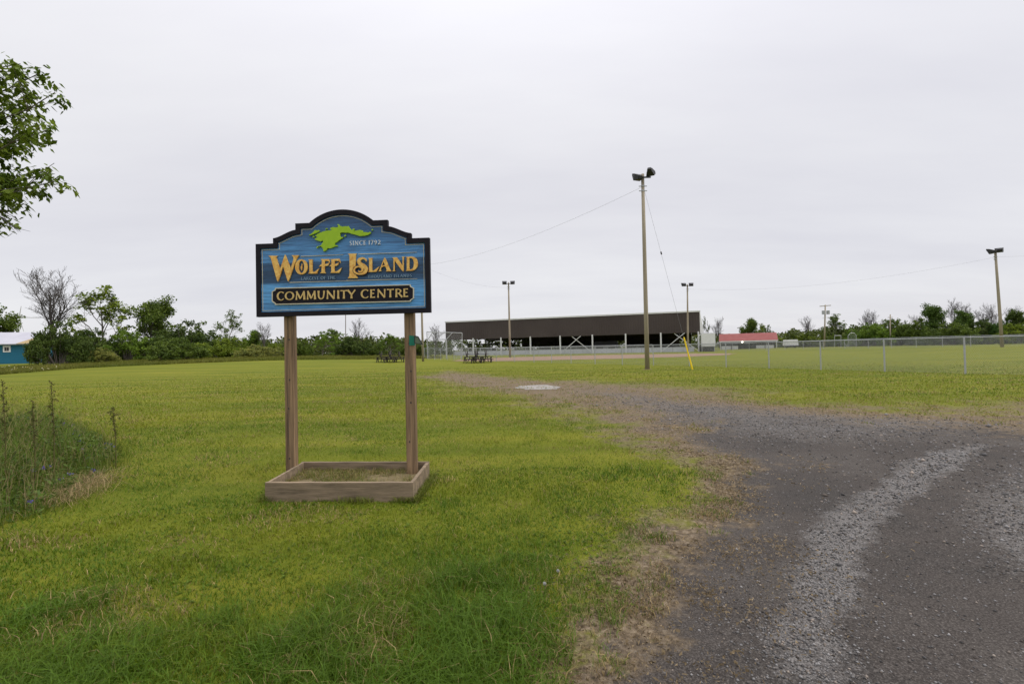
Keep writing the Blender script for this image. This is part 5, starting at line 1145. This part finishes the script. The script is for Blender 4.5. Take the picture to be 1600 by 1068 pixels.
for k in (4, 7):                                 # X bracing
    xa, xb = colx[k] + .2, colx[k + 1] - .2
    MB().bar((xa, .05, .3), ((xa + xb) / 2 + 1.2, .05, ZE), .16, .16).build('brace', m_white, ar); MB().bar((xb, .28, .3), ((xa + xb) / 2 - 1.2, .28, ZE), .16, .16).build('brace', m_white, ar)
for i in range(26):                              # rink boards, panel by panel
    x0 = 2.2 + i * (AL - 3.5) / 26; x1 = x0 + (AL - 3.5) / 26 - .05; MB().box(x0, x1, 1.0, 1.12, -.1, 1.15).build('rink_board', m_boards, ar)
MB().box(2.2, AL - 1.3, 1.02, 1.1, 1.18, 1.26).build('board_cap', m_galv, ar)
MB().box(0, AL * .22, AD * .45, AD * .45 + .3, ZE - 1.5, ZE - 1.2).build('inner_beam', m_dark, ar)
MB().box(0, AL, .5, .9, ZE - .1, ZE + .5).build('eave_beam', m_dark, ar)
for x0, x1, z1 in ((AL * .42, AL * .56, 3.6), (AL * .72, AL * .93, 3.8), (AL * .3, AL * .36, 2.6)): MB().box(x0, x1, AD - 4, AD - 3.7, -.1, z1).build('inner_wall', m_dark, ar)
# white shed inside
def aw(px, py, ly):
    d = ray(px, py); c = Vector((0, 0, CAMH)); nrm = Vector((-math.sin(arot), math.cos(arot), 0)); t = ((AO - c).dot(nrm) + ly) / d.dot(nrm); return (c + d * t)
w0 = aw(927, 547, 14); w1 = aw(965, 547, 14); hh = aw(945, 533.5, 14).z - .2; he = aw(945, 540, 14).z - .2
shed = empty('shed', (w0.x, w0.y, .2), arot, label='small pale roofed hut standing inside the arena', cat='shed'); sl_ = (w1 - w0).length
MB().box(.3, sl_ - .3, .5, 4.5, -.1, he).build('wall', m_boards, shed); MB().hexa([(0, 0, he - .1), (sl_, 0, he - .1), (sl_ - .2, 2.6, hh), (.2, 2.6, hh), (0, 0, he + .05), (sl_, 0, he + .05), (sl_ - .2, 2.6, hh + .15), (.2, 2.6, hh + .15)]).build('roof', m_roofw, shed)
MB().hexa([(.2, 2.61, hh), (sl_ - .2, 2.61, hh), (sl_, 5, he - .1), (0, 5, he - .1), (.2, 2.61, hh + .15), (sl_ - .2, 2.61, hh + .15), (sl_, 5, he + .05), (0, 5, he + .05)]).build('roof', m_roofw, shed)
MB().box(sl_ * .62, sl_ * .9, .4, .49, .9, he - .4).build('opening', m_dark, shed); MB().box(sl_ * .12, sl_ * .4, .4, .49, .9, he - .4).build('opening', m_dark, shed)
# scoreboard panel by the arena end
sb_ = onland(1107, 104); sbo = empty('scoreboard', sb_, R(-12), label='blank white scoreboard panel beside the right end of the arena', cat='scoreboard')
zt_, zb_ = at(1107, 520.5, 104).z - sb_.z, at(1107, 541, 104).z - sb_.z
MB().box(-1.5, 1.5, -.1, .1, zb_, zt_).build('panel', m_white, sbo, bevel=.02); MB().box(-1.6, 1.6, .12, .2, zb_ - .05, zt_ + .08).build('backing', m_galv, sbo)
for s_s in (-1.35, 1.35): MB().box(s_s - .08, s_s + .08, .21, .37, -.2, zt_ - .2).build('leg', m_galv, sbo)
MB().box(-1.5, 1.4, .5, 2.5, 0, 1.45).build('lower_panel', m_dark, sbo)
# red roofed canteen
Dk = 120; k0 = onland(1124, Dk); k1 = onland(1216, Dk - 6); kd = k1 - k0; cant = empty('canteen', k0, math.atan2(kd.y, kd.x), label='low open-fronted building with a red metal roof', cat='building'); kl = kd.length
kr = at(1170, 520.5, Dk).z - k0.z; ke = at(1170, 532, Dk).z - k0.z
rib = MB(); nrb = 40
for i in range(nrb):
    x0 = kl * i / nrb; x1 = kl * (i + 1) / nrb; e = .04
    rib.hexa([(x0, -.4, ke - .1), (x1, -.4, ke - .1), (x1, 3.4, kr - .1), (x0, 3.4, kr - .1), (x0, -.4, ke), (x1, -.4, ke + e), (x1, 3.4, kr + e), (x0, 3.4, kr)])
rib.hexa([(0, 3.41, kr - .1), (kl, 3.41, kr - .1), (kl, 7, ke - .1), (0, 7, ke - .1), (0, 3.41, kr), (kl, 3.41, kr), (kl, 7, ke), (0, 7, ke)])
rib.build('roof', m_red, cant)
MB().box(0, kl, -.45, -.41, ke - .3, ke - .02).build('fascia', m_white, cant); MB().box(.3, kl - .3, 3.5, 6.5, -.1, ke - .2).build('rear_wall', m_dark, cant)
for i in range(6): x_ = .3 + (kl - .6) * i / 5; MB().box(x_ - .08, x_ + .08, -.2, -.04, -.1, ke - .15).build('post', m_white if i in (0, 5) else m_tablewood, cant)
MB().box(.5, kl * .33, .2, .3, -.1, 1.0).build('low_wall', m_white, cant); MB().box(kl * .64, kl - .9, .2, .3, -.1, 1.05).build('low_wall', m_white, cant)
MB().tube([(kl * .405, -.55, ke - .62), (kl * .405, -.55, ke - .3)], .17, 10).build('lit_lamp', m_lit, cant, label='small lit white lamp under the eave')
# white trailer
tr0 = onland(1237, 108); trl = empty('trailer', tr0, R(-8), label='small white box trailer right of the red roofed building', cat='trailer')
tz = at(1237, 530.5, 108).z - tr0.z; MB().hexa([(-1.25, -.8, .55), (1.25, -.8, .55), (1.25, 1.8, .55), (-1.25, 1.8, .55), (-1.1, -.8, tz), (1.1, -.8, tz), (1.1, 1.8, tz), (-1.1, 1.8, tz)]).build('body', m_white, trl, bevel=.05)
for s_s in (-.9, .9): MB().tube([(s_s - .1, .4, .33), (s_s + .1, .4, .33)], .33, 14).build('wheel', m_lamp, trl)
MB().box(-1.45, 1.45, -.95, -.78, .42, .58).build('bumper', m_lamp, trl); MB().bar((0, -.8, .5), (0, -1.9, .45), .1, .1).build('tow_bar', m_lamp, trl)

# ------------------------------------------------------------------ picnic tables
def tablemeshes():
    d = {}
    mb = MB()
    for i in range(5): mb.box(-.92, .92, -.37 + i * .15, -.37 + i * .15 + .138, .72, .76)
    d['tabletop'] = [mb.mesh('tabletop')]
    d['bench'] = []
    for s_s in (-1, 1): m2 = MB().box(-.92, .92, s_s * .72 - .14, s_s * .72 - .005, .42, .46).box(-.92, .92, s_s * .72 + .005, s_s * .72 + .14, .42, .46); d['bench'].append(m2.mesh('bench'))
    d['leg_frame'] = []
    for x_ in (-.65, .65):
        m2 = MB(); m2.bar((x_, -.62, 0), (x_, -.2, .72), .045, .1, (1, 0, 0)).bar((x_, .62, 0), (x_, .2, .72), .045, .1, (1, 0, 0)).bar((x_ + .045, -.84, .39), (x_ + .045, .84, .39), .045, .09).bar((x_ + .045, -.36, .68), (x_ + .045, .36, .68), .045, .075); d['leg_frame'].append(m2.mesh('leg_frame'))
    return d
TM = tablemeshes()
def table(px, D, rz, label, up=False, dz=0.0, tilt=0.0, k=1.0):
    p = onland(px, D); o_ = empty('picnic_table', (p.x, p.y, p.z + dz), rz, label=label, cat='picnic table', group='wooden picnic tables left on the lawn')
    o_.rotation_euler = (math.pi if up else 0, tilt, rz); o_.scale = (k, k, k)
    if up: o_.location.z += .76 * k
    for nm, ms in TM.items():
        for me in ms: link(nm, me, m_tablewood, o_)
K = 1.0
table(734, 57, .35, 'picnic table at the left end of the right-hand cluster'); table(746, 56.3, -.2, 'front picnic table in the middle of the right-hand cluster')
table(759, 57.2, .15, 'picnic table at the right end of the right-hand cluster'); table(740, 59.5, 1.2, 'picnic table at the back left of the right-hand cluster'); table(753, 60, .5, 'picnic table at the back right of the right-hand cluster')
table(737, 57.1, .3, 'upturned picnic table lying on the left tables of the right-hand cluster', True, .77); table(751, 56.8, -.1, 'upturned picnic table lying on the middle tables of the right-hand cluster', True, .77)
table(597, 63, .1, 'picnic table at the left end of the cluster beside the right sign post'); table(610, 62, -.1, 'front picnic table of the cluster beside the right sign post'); table(623, 63, .2, 'picnic table nearest the right sign post')
table(604, 65.5, .6, 'picnic table at the back left of the cluster beside the right sign post'); table(618, 65.5, -.5, 'picnic table at the back right of the cluster beside the right sign post')
table(602, 63, 0, 'upturned picnic table on the left of the cluster beside the right sign post', True, .77); table(616, 62.5, .1, 'upturned picnic table on the right of the cluster beside the right sign post', True, .77)

# ------------------------------------------------------------------ teal house
Dh = 74; h0 = onland(-70, Dh); h1_ = onland(52, Dh + 3); hd = h1_ - h0; hl = hd.length
house = empty('teal_house', (h0.x, h0.y, h0.z), math.atan2(hd.y, hd.x), label='teal sided house with a pale metal roof at the far left', cat='house')
he_ = at(10, 537.5, Dh + 2).z - h0.z; hr = at(10, 520, Dh + 6).z - h0.z
MB().box(0, hl, 0, 8, -.3, he_).build('wall', m_teal, house)
for i in range(8): MB().box(.0, hl, -.022 - .012 * 0, -.002, -.2 + i * (he_ + .2) / 8, -.2 + (i + 1) * (he_ + .2) / 8 - .03).build('siding_board', m_teal, house)
MB().hexa([(-.4, -.5, he_ - .1), (hl + .4, -.5, he_ - .1), (hl + .4, 4, hr - .1), (-.4, 4, hr - .1), (-.4, -.5, he_ + .05), (hl + .4, -.5, he_ + .05), (hl + .4, 4, hr + .05), (-.4, 4, hr + .05)]).build('roof', m_roofw, house)
MB().hexa([(-.4, 4.01, hr - .1), (hl + .4, 4.01, hr - .1), (hl + .4, 8.5, he_ - .1), (-.4, 8.5, he_ - .1), (-.4, 4.01, hr + .05), (hl + .4, 4.01, hr + .05), (hl + .4, 8.5, he_ + .05), (-.4, 8.5, he_ + .05)]).build('roof', m_roofw, house)
MB().hexa([(hl * .80, -.56, he_ + .06), (hl + .45, -.56, he_ + .06), (hl + .45, 1.9, he_ + .06), (hl * .80 + .5, 1.9, he_ + .06), (hl * .95, .6, he_ + .95), (hl + .44, .6, he_ + .95), (hl + .44, 1.5, he_ + .98), (hl * .95, 1.5, he_ + .98)]).build('porch_roof', m_tan, house)
wx = hl * (10 + 70) / 122.0
win = MB().box(wx - .5, wx + .5, -.09, -.03, he_ - 1.35, he_ - .28).build('window', m_white, house); MB().box(wx - .3, wx + .3, -.10, -.091, he_ - 1.15, he_ - .5).build('pane', m_glass, win)
MB().box(wx - .012, wx + .012, -.106, -.101, he_ - 1.15, he_ - .5).build('glazing_bar', m_white, win)
for o_ in bpy.data.objects:
    if o_.type == 'MESH' and o_.parent is None and 'label' not in o_ and 'kind' not in o_: print('UNLABELLED', o_.name)
